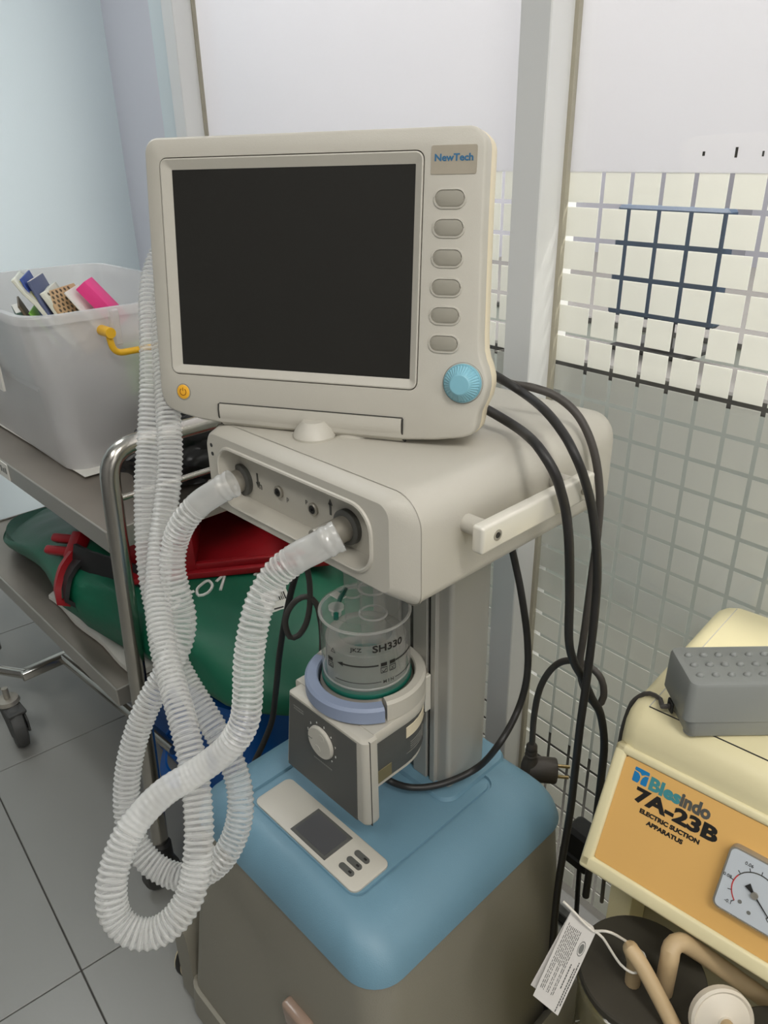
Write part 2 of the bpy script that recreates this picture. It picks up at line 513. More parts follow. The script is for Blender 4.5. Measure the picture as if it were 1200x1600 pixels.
CORD_C1=[(-0.4370,0.5161,1.0638),(-0.4345,0.5440,1.0540),(-0.4212,0.5721,1.0393),(-0.3720,0.5370,1.0445),(-0.3520,0.5291,1.0363),(-0.3420,0.5319,1.0213),(-0.3400,0.5405,1.0021),(-0.3400,0.5508,0.9797),(-0.3380,0.5582,0.9447),(-0.3507,0.5897,0.8694),(-0.3518,0.5992,0.8095),(-0.3513,0.6138,0.7732),(-0.3457,0.6269,0.7476),(-0.3370,0.6364,0.7186),(-0.3293,0.6453,0.6968),(-0.3239,0.6531,0.6529),(-0.3221,0.6540,0.6043),(-0.3225,0.6564,0.5505),(-0.3232,0.6588,0.4711),(-0.3234,0.6587,0.3882)]
CORD_C2=[(-0.4505,0.5476,1.0837),(-0.4524,0.5856,1.0717),(-0.4471,0.6148,1.0593),(-0.3988,0.5911,1.0545),(-0.3660,0.5761,1.0425),(-0.3470,0.5681,1.0290),(-0.3410,0.5772,1.0061),(-0.3400,0.5946,0.9714),(-0.3360,0.6033,0.9318),(-0.3373,0.6161,0.8863),(-0.3356,0.6170,0.8406),(-0.3355,0.6171,0.7922),(-0.3358,0.6169,0.7454),(-0.3367,0.6164,0.6961),(-0.3366,0.6165,0.6301),(-0.3365,0.6165,0.5698),(-0.3379,0.6158,0.5163),(-0.3400,0.6147,0.4482),(-0.3379,0.6108,0.3823),(-0.3331,0.6057,0.3035),(-0.3258,0.5969,0.1844)]
CORD_C3=[(-0.4612,0.5654,1.0793),(-0.4643,0.6158,1.0638),(-0.4402,0.6268,1.0607),(-0.4173,0.6394,1.0526),(-0.3916,0.6428,1.0359),(-0.3728,0.6455,1.0039),(-0.3640,0.6504,0.9594),(-0.3619,0.6515,0.9157),(-0.3625,0.6511,0.8694),(-0.3632,0.6508,0.8207),(-0.3641,0.6504,0.7780),(-0.3647,0.6500,0.7471),(-0.3598,0.6525,0.7184),(-0.3504,0.6572,0.6988),(-0.3441,0.6654,0.6883),(-0.3416,0.6717,0.6992),(-0.3477,0.6737,0.7188),(-0.3639,0.6731,0.7289),(-0.3906,0.6717,0.7250),(-0.4121,0.6726,0.7038),(-0.4296,0.6754,0.6632),(-0.4377,0.6786,0.6123),(-0.4387,0.6805,0.5563)]
CORD_HC=[(-0.4494,0.6207,0.8801),(-0.4492,0.6311,0.8515),(-0.4382,0.6322,0.8131),(-0.4267,0.6336,0.7558),(-0.4207,0.6293,0.7055),(-0.4219,0.6161,0.6622),(-0.4165,0.5761,0.6412),(-0.4429,0.5691,0.5900),(-0.4625,0.5265,0.5800),(-0.4865,0.4952,0.5800),(-0.5125,0.4772,0.5900),(-0.4728,0.4311,0.6685)]
CORD_L1=[(-0.7054,0.5292,0.8022),(-0.7161,0.5162,0.7743),(-0.7269,0.5031,0.7155),(-0.7354,0.4928,0.6534),(-0.7420,0.4847,0.5879),(-0.7481,0.4773,0.5366),(-0.7579,0.4654,0.4960),(-0.7698,0.4509,0.4544),(-0.7791,0.4397,0.4111)]
CORD_L2=[(-0.6857,0.5086,0.8196),(-0.6825,0.5126,0.7847),(-0.6834,0.5114,0.7462),(-0.6877,0.5061,0.7169),(-0.6948,0.4974,0.6995),(-0.7019,0.4888,0.6983),(-0.7047,0.4854,0.7188),(-0.7017,0.4891,0.7384),(-0.6941,0.4983,0.7542),(-0.6850,0.5094,0.7591),(-0.6781,0.5179,0.7476),(-0.6757,0.5209,0.7255),(-0.6752,0.5214,0.6900),(-0.6790,0.5167,0.6270)]
CORD_L3=[(-0.8062,0.4761,0.4062),(-0.7857,0.5000,0.4236),(-0.7688,0.5197,0.4386),(-0.7516,0.5398,0.4650)]
CORD_IN=[(-0.4659,0.6724,0.4778),(-0.4506,0.6817,0.4750),(-0.4347,0.6912,0.4616),(-0.4222,0.6987,0.4423),(-0.4149,0.7031,0.4100),(-0.4133,0.7040,0.3595)]

# ================================================================== SETTING
def rbox(bm, s0, s1, t0, t1, z0, z1, bev=0.0):
    box(bm, s0, s1, t0, t1, z0, z1, bev, 1, ROOM)

bm = new(); rbox(bm, S_LEFT - .1, S_RIGHT + .1, T_FRONT - .1, T_BACK + .1, -0.05, -0.004)
floor = structure('floor', bm, M['grout'])
tile_me = {}
s_off, t_off, TS = -1.012, 0.1154, 0.5975
s = s_off - TS * 4
while s < S_RIGHT:
    t = t_off - TS * 4
    while t < T_BACK:
        a0, a1 = max(s, S_LEFT) + .0013, min(s + TS, S_RIGHT) - .0013
        b0, b1 = max(t, T_FRONT) + .0013, min(t + TS, T_BACK if a1 < -1.40 else T_GLASS - .02) - .0013
        if a1 > a0 + .02 and b1 > b0 + .02:
            key = (round(a1 - a0, 4), round(b1 - b0, 4))
            if key not in tile_me:
                bm = new()
                box(bm, -key[0] / 2, key[0] / 2, -key[1] / 2, key[1] / 2, -0.006, 0.0, 0.0008, 1)
                me = bpy.data.meshes.new('floor_tile')
                bm.to_mesh(me); bm.free()
                me.materials.append(M['floor'])
                tile_me[key] = me
            o = link_mesh('floor_tile', tile_me[key], None, floor)
            o.matrix_local = Matrix.Translation(room_pt((a0 + a1) / 2, (b0 + b1) / 2, 0)) @ ROOM
        t += TS
    s += TS

bm = new(); rbox(bm, S_LEFT - .1, S_RIGHT + .1, T_FRONT - .1, 3.3, CEIL, CEIL + .1)
structure('ceiling', bm, M['wall_white'])
bm = new(); rbox(bm, S_LEFT - .1, S_LEFT, T_FRONT - .1, T_BACK + .1, -.05, CEIL)
structure('wall_left', bm, M['wall_blue'], label='pale blue painted wall on the left')
bm = new(); rbox(bm, S_LEFT, -1.60, T_BACK, T_BACK + .1, -.05, CEIL)
structure('wall_back', bm, M['wall_lilac'], label='grey lilac wall set back beyond the white post')
bm = new()
rbox(bm, S_RIGHT, S_RIGHT + .1, T_FRONT - .1, ADDED_WIN[0], -.05, CEIL); rbox(bm, S_RIGHT, S_RIGHT + .1, ADDED_WIN[1], 3.3, -.05, CEIL)
rbox(bm, S_RIGHT, S_RIGHT + .1, ADDED_WIN[0], ADDED_WIN[1], -.05, ADDED_WIN[2]); rbox(bm, S_RIGHT, S_RIGHT + .1, ADDED_WIN[0], ADDED_WIN[1], ADDED_WIN[3], CEIL)
structure('wall_right', bm, M['wall_mid'])
bm = new()  # frame of the out-of-view window, added to go with the side light
for a, b, c, e in ((ADDED_WIN[0], ADDED_WIN[1], ADDED_WIN[2], ADDED_WIN[2] + .04), (ADDED_WIN[0], ADDED_WIN[1], ADDED_WIN[3] - .04, ADDED_WIN[3]), (ADDED_WIN[0], ADDED_WIN[0] + .04, ADDED_WIN[2], ADDED_WIN[3]), (ADDED_WIN[1] - .04, ADDED_WIN[1], ADDED_WIN[2], ADDED_WIN[3])):
    rbox(bm, S_RIGHT + .03, S_RIGHT + .07, a, b, c, e)
structure('window_3', bm, M['frame'], label='daylight window in the right wall')
bm = new(); rbox(bm, S_LEFT - .1, S_RIGHT + .1, T_FRONT - .1, T_FRONT, -.05, CEIL)
structure('wall_front', bm, M['wall_mid'])
bm = new(); rbox(bm, S_LEFT, S_LEFT + .012, T_FRONT, T_BACK, 0, 0.012)
structure('baseboard_left', bm, M['seam'])

# partition posts: two white profiles with a beige gasket where the pane meets them
def post(n, s0, s1, trim=0.0):
    bm = new()
    rbox(bm, s0, s1, T_GLASS - .045, T_GLASS + .03, 0, CEIL, .0015)
    p = structure('trim_%d' % n, bm, M['frame'], label='white partition post ' + ('behind the ventilator' if n == 1 else 'left of the monitor'))
    bm = new()
    rbox(bm, s1 - .0005, s1 + .006, T_GLASS - .004, T_GLASS + .004, 0.05, CEIL)
    part('gasket', bm, M['gasket'], p, smooth=0)
    return p
post(1, -.722, -.674)
post(2, -1.676, -1.628)
bm = new(); rbox(bm, -1.768, -1.676, T_GLASS - .03, T_GLASS + .04, 0, CEIL, .002)
structure('trim_3', bm, M['wall_blue'], label='pale blue strip beside the left white post')
bm = new(); rbox(bm, -1.628, S_RIGHT, T_GLASS - .022, T_GLASS + .022, 0, .024, .002)
structure('trim_4', bm, M['wheel'], label='dark grey rail along the foot of the glass partition')
bm = new(); rbox(bm, .40, .448, T_GLASS - .045, T_GLASS + .03, 0, CEIL, .002)
structure('trim_5', bm, M['frame'], label='white partition post at the right end')

# glazed bays: clear pane, white film above, frosted squares below
G, S0, Z0 = 0.04096, -0.6578, 1.28 - 0.0255
FILM_Z = Z0 - .003
sq_me = None
def bay(n, s0, s1, cols, label):
    global sq_me
    bm = new(); rbox(bm, s0, s1, T_GLASS - .003, T_GLASS + .003, .05, CEIL)
    w = structure('window_%d' % n, bm, M['glass'], label=label)
    bm = new(); rbox(bm, s0, s1, T_GLASS + .0031, T_GLASS + .0039, FILM_Z, CEIL)
    part('white_film', bm, M['film_white'], w, smooth=0)
    if sq_me is None:
        bm = new(); h = G / 2 - .0029
        box(bm, -h, h, -.0002, .0002, -h, h)
        sq_me = bpy.data.meshes.new('frosted_square')
        bm.to_mesh(sq_me); bm.free(); sq_me.materials.append(M['frost'])
    cnt = 0
    rest = new()
    for r in range(0, 29):
        for c in cols:
            a = S0 + G * c
            x0, x1 = max(a + .0029, s0 + .001), min(a + G - .0029, s1 - .001)
            if c == 0:
                x0 = s0 + .0005
            if x1 - x0 < .004:
                continue
            zc = Z0 - G * (r + .5)
            if zc - G / 2 < .06:
                continue
            if cnt < 290 and abs(x1 - x0 - G + .0058) < .0005:
                o = link_mesh('frosted_square', sq_me, None, w)
                o.matrix_local = Matrix.Translation(room_pt((x0 + x1) / 2, T_GLASS + .0035, zc)) @ ROOM
                cnt += 1
            else:
                rbox(rest, x0, x1, T_GLASS + .0033, T_GLASS + .0037, zc - G / 2 + .0029, zc + G / 2 - .0029)
    ro = part('frosted_squares', rest, M['frost'], w, smooth=0)
    ro['kind'] = 'stuff'
    return w
bay(1, -.668, .40, list(range(0, 10)) + list(range(10, 26)), 'glass pane with frosted squares right of the white post')
bay(2, -1.622, -.722, [-2, -3, -4, -5, -6, -7] + list(range(-24, -7)), 'glass pane with frosted squares behind the monitor')
# small chips missing from the white film
bm = new()
for s_, z_, w_, h_ in ((-.4893, 1.2708, .0014, .0022), (-.4524, 1.2717, .0014, .005), (-.4234, 1.2702, .001, .0026)):
    rbox(bm, s_ - w_, s_ + w_, T_GLASS + .0026, T_GLASS + .00308, z_ - h_, z_ + h_)
part('film_chip', bm, M['seam'], bpy.data.objects['window_1'], smooth=0)

# the room behind the glass
bm = new(); rbox(bm, S_LEFT - .1, S_RIGHT + .1, 3.2, 3.3, -.05, CEIL)
structure('wall_far', bm, M['wall_grey'])
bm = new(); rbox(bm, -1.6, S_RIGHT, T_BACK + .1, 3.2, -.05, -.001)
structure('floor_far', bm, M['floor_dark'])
bm = new(); rbox(bm, -1.7, -1.6, T_BACK, 3.2, -.05, CEIL)
structure('wall_far_left', bm, M['wall_grey'])
cz = 1.0185
t = thing('counter', 'grey green counter standing behind the frosted glass', 'counter', room_pt(-.2, 1.1, 0), YAW)
bm = new(); rbox(bm, -1.58, 1.45, 1.20, 1.98, 0, cz - .034, .003); rbox(bm, -1.58, -1.55, T_GLASS + .03, 1.26, 0, cz - .022, .003); rbox(bm, 1.42, 1.45, T_GLASS + .03, 1.26, 0, cz - .022, .003); part('cabinet_body', bm, M['counter'], t)
bm = new(); rbox(bm, -1.58, 1.46, T_GLASS + .0065, 0.965, cz - .02, cz, .003); rbox(bm, -1.58, 1.46, 1.19, 1.99, cz - .033, cz - .022, .002); part('worktop', bm, M['worktop'], t)
t = thing('computer_screen', 'dark navy screen seen through the gaps between frosted squares', 'screen', room_pt(-.583, .97, cz), YAW)
bm = new(); rbox(bm, -.664, -.503, .95, .975, 1.062, 1.208, .004); part('panel', bm, M['navy_box'], t)
bm = new(); rbox(bm, -.60, -.566, .962, .974, cz + .002, 1.07, .002); rbox(bm, -.64, -.526, .93, 1.02, cz, cz + .008, .002); part('stand', bm, M['black_pl'], t)

# ceiling lamps
for i, (s, t_, w, c) in enumerate(LAMPS + BACK_LAMPS):
    lt = thing('ceiling_lamp', ('ceiling lamp tray in the room behind the glass, ' if i >= len(LAMPS) else 'white ceiling lamp tray over the room, ') + ('nearest the camera', 'right of the machines', 'over the steel trolley', 'left one', 'right one')[i], 'lamp', room_pt(s, t_, CEIL), YAW, 'ceiling lamps')
    bm = new(); rbox(bm, s - .6, s + .6, t_ - .16, t_ + .16, CEIL - .055, CEIL, .004); part('lamp_housing', bm, M['frame'], lt)
    bm = new(); rbox(bm, s - .57, s + .57, t_ - .14, t_ + .14, CEIL - .062, CEIL - .0555); part('diffuser', bm, M['lamp'], lt)

# ================================================================== VENTILATOR
V = thing('ventilator', 'cream and blue medical ventilator on a wheeled cabinet with a large dark screen', 'ventilator', (-.53, .48, 0))

# cabinet
def xy(l, z):
    return [(p[0], p[1], z) for p in l]
bm = new()
loft(bm, [xy(rrect(-.785, -.325, .302, .665, .03), .105), xy(rrect(-.704, -.359, .313, .651, .038), .5135)])
cab = part('cabinet', bm, M['body_grey'], V, smooth=40)
bm = new()
loft(bm, [xy(rrect(-.795, -.315, .292, .675, .035), .045), xy(rrect(-.792, -.318, .296, .672, .035), .103)])
part('chassis', bm, M['body_grey'], V, smooth=40)
bm = new()
loft(bm, [xy(rrect(-.705, -.358, .312, .652, .040), .513), xy(rrect(-.705, -.358, .312, .652, .040), .5155)])
part('cabinet_seam', bm, M['seam'], V, smooth=40)
# latch at the lower front
bm = new()
mx = Matrix.Translation((-.485, .309, .335)) @ Matrix.Rotation(radians(4), 4, 'X')
box(bm, -.024, .024, -.012, .004, -.03, .03, .005, 3, mx)
part('latch', bm, mat('smoky_brown_latch', rgb(150, 128, 112), 0.25), V, label='smoky brown latch on the cabinet front')

# blue cover with a recessed tray
bm = new()
loops = []
X0, X1, Y0, Y1, ZT = -.708, -.355, .309, .655, .5625
for dx, z in ((0, .516), (.0015, .521), (.006, .5315), (.014, .5425), (.026, .552), (.040, .5585), (.052, .5615), (.06, ZT)):
    loops.append(xy(rrect(X0 + dx, X1 - dx, Y0 + dx * .6, Y1 - dx * .6, .042 - dx * .33, 8), z))
REC = (-.634, -.426, .351, .590)
loops.append(xy(rrect(*REC, .018, 8), ZT))
loops.append(xy(rrect(REC[0] + .0012, REC[1] - .0012, REC[2] + .0012, REC[3] - .0012, .017, 8), ZT - .0035))
loops.append(xy(rrect(REC[0] + .0035, REC[1] - .0035, REC[2] + .0035, REC[3] - .0035, .015, 8), ZT - .0035))
loops.append(xy(rrect(REC[0] + .0045, REC[1] - .0045, REC[2] + .0045, REC[3] - .0045, .014, 8), ZT - .0015))
loft(bm, loops)
cover = part('blue_cover', bm, M['blue'], V, smooth=40)
bm = new()
loft(bm, [xy(rrect(-.605, -.445, .517, .640, .02, 6), ZT - .001), xy(rrect(-.603, -.447, .519, .638, .02, 6), ZT + .0035), xy(rrect(-.597, -.453, .525, .632, .016, 6), ZT + .004)])
part('column_foot', bm, M['blue'], V, smooth=40)

# status panel lying in the tray
bm = new()
PZ = ZT - .0015
loft(bm, [xy(rrect(-.618, -.434, .3565, .4115, .009, 5), PZ - .001), xy(rrect(-.618, -.434, .3565, .4115, .009, 5), PZ + .0025), xy(rrect(-.617, -.435, .3575, .4105, .008, 5), PZ + .0032)])
sp = part('status_panel', bm, M['cream'], V, smooth=40)
bm = new(); box(bm, -.5515, -.489, .3610, .4045, PZ + .0028, PZ + .0040, .0006, 1); part('display_frame', bm, M['dark_panel'], sp)
bm = new(); box(bm, -.5470, -.4935, .3650, .4005, PZ + .0036, PZ + .0043); part('display', bm, M['lcd'], sp)
for k in range(3):
    y = .3708 + .0116 * k
    bm = new()
    loft(bm, [xy(rrect(-.4735, -.4515, y - .0036, y + .0036, .0035, 5), z) for z in (PZ + .0028, PZ + .0046)])
    part('status_button', bm, M['dark_panel'], sp)
    bm = new()
    box(bm, -.459, -.455, y - .0012, y + .0012, PZ + .0045, PZ + .0049)
    part('button_mark', bm, M['black_ink'], sp)

# feet
for (x, y) in ((-.79, .36), (-.79, .60), (-.33, .36), (-.33, .60)):
    bm = new()
    sx = -1 if x < -.5 else 1
    pr = [(0, .03), (0, .18), (.010, .215), (.022, .228), (.034, .215), (.042, .17), (.045, .03)]
    loft(bm, [[(x + sx * (a - .008), yy, z) for a, z in pr] for yy in (y - .055, y - .05, y + .05, y + .055)])
    f = part('caster_cover', bm, M['body_grey'], V, smooth=40)
    bm = new(); lathe(bm, [(.010, -.013), (.036, -.013), (.04, -.009), (.04, .009), (.036, .013), (.010, .013)], (x + sx * .070, y - .01, .04), (1, .15, 0), 24)
    part('wheel', bm, M['ivory_wheel'], f, label='ivory caster wheel')
    bm = new(); lathe(bm, [(.0405, -.006), (.0425, -.003), (.0425, .003), (.0405, .006)], (x + sx * .070, y - .01, .0425), (1, .15, 0), 24); cyl(bm, (x + sx * .02, y, .04), (x + sx * .06, y - .01, .04), .006)
    part('tyre', bm, M['black'], f)

# column
bm = new()
cl = rrect(-.592, -.461, .537, .622, (.030, .030, .006, .006), 6)
cl2 = []
loft(bm, [xy(cl, .5655), xy(cl, .925)])
part('column', bm, M['alu'], V, smooth=40)
def strip(x0, x1, y0, y1, m, name, z0=.5665, z1=.924):
    bm = new(); box(bm, x0, x1, y0, y1, z0, z1, .0006, 1); return part(name, bm, m, V)
strip(-.515, -.493, .531, .539, M['alu'], 'column_rail')
strip(-.4925, -.4885, .5345, .538, M['black_pl'], 'column_slot')
strip(-.488, -.480, .5315, .539, M['alu'], 'column_rail')
strip(-.560, -.538, .531, .539, M['alu'], 'column_rail')
strip(-.537, -.516, .5345, .538, M['dark_panel'], 'column_slot')
# bracket carrying the humidifier
bm = new()
loft(bm, [[(x, y, z) for y, z in ((.514, .668), (.5305, .676), (.5305, .735), (.514, .725))] for x in (-.555, -.490)])
br = part('mount_bracket', bm, M['dull_metal'], V, smooth=0)
for z in (.725, .682):
    bm = new(); cyl(bm, (-.4905, .523, z), (-.4865, .523, z), .0032, n=12); part('bracket_screw', bm, M['black_pl'], br)
bm = new(); box(bm, -.4905, -.4850, .521, .5305, .680, .731, .001, 1); part('bracket_plate', bm, M['rail_alu'], br)

# main unit
def xz(l, y):
    return [(p[0], y, p[1]) for p in l]
UX0, UX1, UZ0, UZ1 = -.692, -.3845, .921, 1.0245
RU = (.030, .026, .012, .014)
bm = new()
loops = []
for y, d in ((.408, .0), (.44, 0), (.56, 0), (.69, 0), (.708, .003), (.718, .009), (.723, .018)):
    loops.append(xz(rrect(UX0 + d, UX1 - d, UZ0 + d * .6, UZ1 - d * .6, tuple(max(.004, q - d * .5) for q in RU), 8), y))
loft(bm, loops, cap0=False)
unit = part('main_unit', bm, M['cream'], V, smooth=40)
bm = new()
loft(bm, [xz(rrect(UX0 - .0006, UX1 + .0006, UZ0 - .0006, UZ1 + .0006, RU, 8), y) for y in (.4065, .4085)], False, False)
part('seam_bead', bm, M['cream'], unit, smooth=40)
# front fascia with chamfered rim and a recessed port bay
bm = new()
loops = [xz(rrect(UX0, UX1, UZ0, UZ1, RU, 8), .4075),
         xz(rrect(UX0 + .0006, UX1 - .001, UZ0 + .0006, UZ1 - .0006, RU, 8), .4058),
         xz(rrect(UX0 + .004, UX1 - .0205, UZ0 + .0075, UZ1 - .0062, (.014, .020, .010, .012), 8), .3942),
         xz(rrect(UX0 + .0065, UX1 - .0235, UZ0 + .0100, UZ1 - .0090, (.013, .018, .010, .010), 8), .3920)]
BX0, BX1, BZ0, BZ1 = -.6645, -.4315, .9415, 1.0040
rim = lambda d, y, r: xz(rrect(BX0 - d, BX1 + d, BZ0 - d, BZ1 + d, r, 8), y)
loops += [rim(.0038, .3920, .026), rim(.0030, .3903, .0255), rim(.0012, .3898, .024), rim(0, .3908, .023),
          xz(rrect(BX0 + .003, BX1 - .003, BZ0 + .0005, BZ1 - .002, .020, 8), .4150)]
loft(bm, loops, cap0=False, cap1=True)
part('port_fascia', bm, M['cream'], unit, smooth=30)
# ports
def port(x, z, big=True):
    y = .4150
    bm = new()
    if big:
        lathe(bm, [(.0135, .0), (.0175, .0), (.0175, -.005), (.016, -.006), (.0135, -.006)], (x, y, z), (0, 1, 0), 28)
        part('port_collar', bm, M['dark_panel'], unit)
        bm = new()
        lathe(bm, [(.0118, 0), (.0126, -.003), (.0122, -.036), (.0113, -.038), (.0092, -.038), (.0092, -.010)], (x, y, z), (.12, 1, .10), 28)
        return part('gas_port', bm, M['dull_metal'], unit)
    lathe(bm, [(.0064, 0), (.0068, -.0025), (.0058, -.0035), (.0045, -.003)], (x, y, z), (0, 1, 0), 20)
    p_ = part('sensor_port', bm, M['dull_metal'], unit)
    bm = new(); lathe(bm, [(.0044, -.001), (.0044, -.0033), (.001, -.0033)], (x, y, z), (0, 1, 0), 16); cyl(bm, (x, y - .003, z), (x, y - .0055, z), .0016)
    part('port_core', bm, M['black_pl'], unit)
port(-.6575, .9615); port(-.4850, .9640); port(-.592, .9666, False); port(-.5364, .9651, False)
for x, z in ((-.6765, 1.0020), (-.6760, .9925)):
    bm = new(); cyl(bm, (x, .3950, z), (x, .3916, z), .0022, n=12); part('indicator_led', bm, M['black_ink'], unit)
def front_text(s, x, z, size, y=.4147, m='grey_ink'):
    bm = text_bm(s, size)
    bm.transform(basis(Vector((x, y, z)), Vector((1, 0, 0)), Vector((0, 0, 1)), Vector((0, -1, 0))))
    return part('port_mark', bm, M[m], unit, smooth=0)
def arrow(x, z, up):
    bm = new()
    y0, y1 = .4143, .4149
    box(bm, x - .0012, x + .0012, y0, y1, z - .006, z + .006)
    sg = 1 if up else -1
    loft(bm, [[(x - .003, y, z - sg * .0045), (x + .003, y, z - sg * .0045), (x, y, z - sg * .0105)] for y in (y0, y1)])
    part('port_arrow', bm, M['dark_panel'], unit, smooth=0)
arrow(-.6300, .9700, True); arrow(-.5110, .9730, False)
front_text('h', -.6255, .9590, .012, m='dark_panel'); front_text('p', -.5790, .9600, .008); front_text('P', -.5480, .9660, .007, m='dark_panel')

# equipment rail on the right side
bm = new(); box(bm, -.3625, -.350, .444, .614, .9715, .9975, .003, 3); rail = part('equipment_rail', bm, M['rail_alu'], V)
for y in (.464, .596):
    bm = new(); cyl(bm, (-.386, y, .9845), (-.362, y, .9845), .0085, n=20); part('standoff', bm, M['cream'], rail)
    bm = new(); lathe(bm, [(.0052, 0), (.0052, .0008), (.0036, .0010), (.0030, -.002)], (-.3502, y, .9845), (1, 0, 0), 18); part('rail_screw', bm, M['dull_metal'], rail)
    bm = new(); cyl(bm, (-.3520, y, .9845), (-.3493, y, .9845), .0029, n=6); part('hex_socket', bm, M['black_ink'], rail)

# tilting support under the monitor
bm = new(); lathe(bm, [(.021, 0), (.0215, .003), (.018, .010), (.011, .017)], (-.568, .4455, 1.0238), (0, 0, 1), 28); part('monitor_foot', bm, M['cream'], V)
bm = new(); cyl(bm, (-.552, .490, 1.02), (-.552, .490, 1.045), .030, .026, n=32); part('monitor_swivel', bm, M['cream'], V)

# ---------------------------------------------------------------- monitor (local axes: x right, y into the case, z up)
R3 = Matrix(((0.8935, -0.4431, -0.0728), (0.4489, 0.885, 0.1236), (0.0097, -0.1431, 0.9897)))
MM = R3.to_4x4(); MM.translation = Vector((-0.6038, 0.4531, 1.177))
outl = [(.1690, .1212), (-.1400, .1212)]
def arc(cx, cz_, r, a0, a1, n=7):
    return [(cx + r * cos(radians(a0 + (a1 - a0) * i / n)), cz_ + r * sin(radians(a0 + (a1 - a0) * i / n))) for i in range(n + 1)]
outl = arc(.1690, .1045, .0165, 0, 90) + arc(-.1375, .1070, .0142, 90, 180) + [(-.1522, .05), (-.1520, -.05), (-.1512, -.1190)]
outl += [(-.1500, -.1275), (-.1465, -.1350), (-.1400, -.1405), (-.1250, -.1450), (-.1050, -.1485), (-.0795, -.1505), (.0, -.1512), (.1191, -.1505), (.1500, -.1480), (.1750, -.1440), (.1850, -.1405), (.1885, -.1360), (.1900, -.1290), (.1908, -.1200)]
outl += [(.1930, -.1140), (.1962, -.1060), (.1980, -.0960), (.1975, -.0880), (.1950, -.0790), (.1918, -.0720), (.1896, -.0640), (.1885, -.05), (.1872, .0), (.1860, .05)]
def mfill(bm, la, lb):
    es = []
    for l in (la, lb):
        for i in range(len(l)):
            e = bm.edges.get((l[i], l[(i + 1) % len(l)])) or bm.edges.new((l[i], l[(i + 1) % len(l)]))
            es.append(e)
    bmesh.ops.triangle_fill(bm, use_beauty=True, use_dissolve=False, edges=es)
def my(l, y):
    return [(p[0], y, p[1]) for p in l]
BEZ = rrect(-.1350, .1320, -.1025, .1032, .008, 5)
bm = new()
vl = loft(bm, [my(outl, .020), my(outl, .004), my(offset_poly(outl, .0008), .0014), my(offset_poly(outl, .0028), 0)], cap0=False, cap1=False)
hv = [[bm.verts.new((p[0], y, p[1])) for p in l] for l, y in ((BEZ, 0.0), (BEZ, .0030))]
bridge(bm, hv[0], hv[1])
mfill(bm, vl[-1], hv[0])
bm.transform(MM)
mon = part('monitor_front', bm, M['cream'], V, smooth=40)
# rear shell (yellowed edge) rounding back
bm = new()
loft(bm, [my(outl, .0203), my(offset_poly(outl, -.0006), .022), my(offset_poly(outl, -.0004), .040), my(offset_poly(outl, .003), .048), my(offset_poly(outl, .010), .053), my(rrect(-.11, .15, -.11, .09, .03, 14)[:len(outl)] if False else offset_poly(outl, .016), .055)])
bm.transform(MM)
part('monitor_rear', bm, M['cream_edge'], V, smooth=40)
bm = new(); box(bm, -.09, .13, .053, .085, -.10, .07, .012, 3); bm.transform(MM); part('monitor_back_box', bm, M['cream'], V)
bm = new(); cyl(bm, (.02, .055, -.135), (.075, .055, -.135), .012, n=20); box(bm, .02, .075, .05, .075, -.165, -.13, .004, 2); bm.transform(MM); part('monitor_arm', bm, M['cream'], V)
# bezel: sloping frame round the screen
bm = new()
ol = rrect(-.1340, .1310, -.1015, .1022, .007, 5)
SCR = rrect(-.1232, .1232, -.0925, .0925, .0008, 5)
loft(bm, [my(ol, .0030), my(ol, -.0006), my(offset_poly(ol, .0012), -.0010), my(SCR, .0030), my(SCR, .0045)], cap0=False, cap1=False)
bm.transform(MM); part('bezel', bm, M['cream'], mon, smooth=30)
bm = new(); box(bm, -.1245, .1245, .0032, .0060, -.094, .094); bm.transform(MM); part('screen', bm, M['screen'], mon, smooth=0, label='dark switched-off screen')
# side buttons in raised rims
for z in (.0641, .0404, .0156, -.0092, -.0334, -.0581):
    x = .1556
    bm = new()
    ro = rrect(x - .0150, x + .0150, z - .0087, z + .0087, .0087, 8)
    ri = rrect(x - .0130, x + .0130, z - .0067, z + .0067, .0067, 8)
    loft(bm, [my(ro, .0005), my(offset_poly(ro, .0004), -.0011), my(offset_poly(ri, -.0004), -.0013), my(ri, .0003)], cap0=False, cap1=False)
    bm.transform(MM); part('button_rim', bm, M['cream'], mon, smooth=30)
    bm = new()
    rb = offset_poly(ri, .0004)
    loft(bm, [my(rb, .0004), my(rb, -.0006), my(offset_poly(rb, .0008), -.0010)], cap0=False)
    bm.transform(MM); part('side_button', bm, M['grey_btn'], mon, smooth=40)
# nameplate
bm = new(); loft(bm, [my(rrect(.1378, .1778, .0833, .1060, .0018, 4), y) for y in (.0003, -.0006)]); bm.transform(MM); part('nameplate', bm, M['silver_plate'], mon)
bm = text_bm('NewTech', .0078, bold=.00022, sx=1.10)
bm.transform(MM @ basis(Vector((.1577, -.0008, .0938)), Vector((1, 0, 0)), Vector((0, 0, 1)), Vector((0, -1, 0))))
part('lettering', bm, M['navy_ink'], mon, smooth=0)
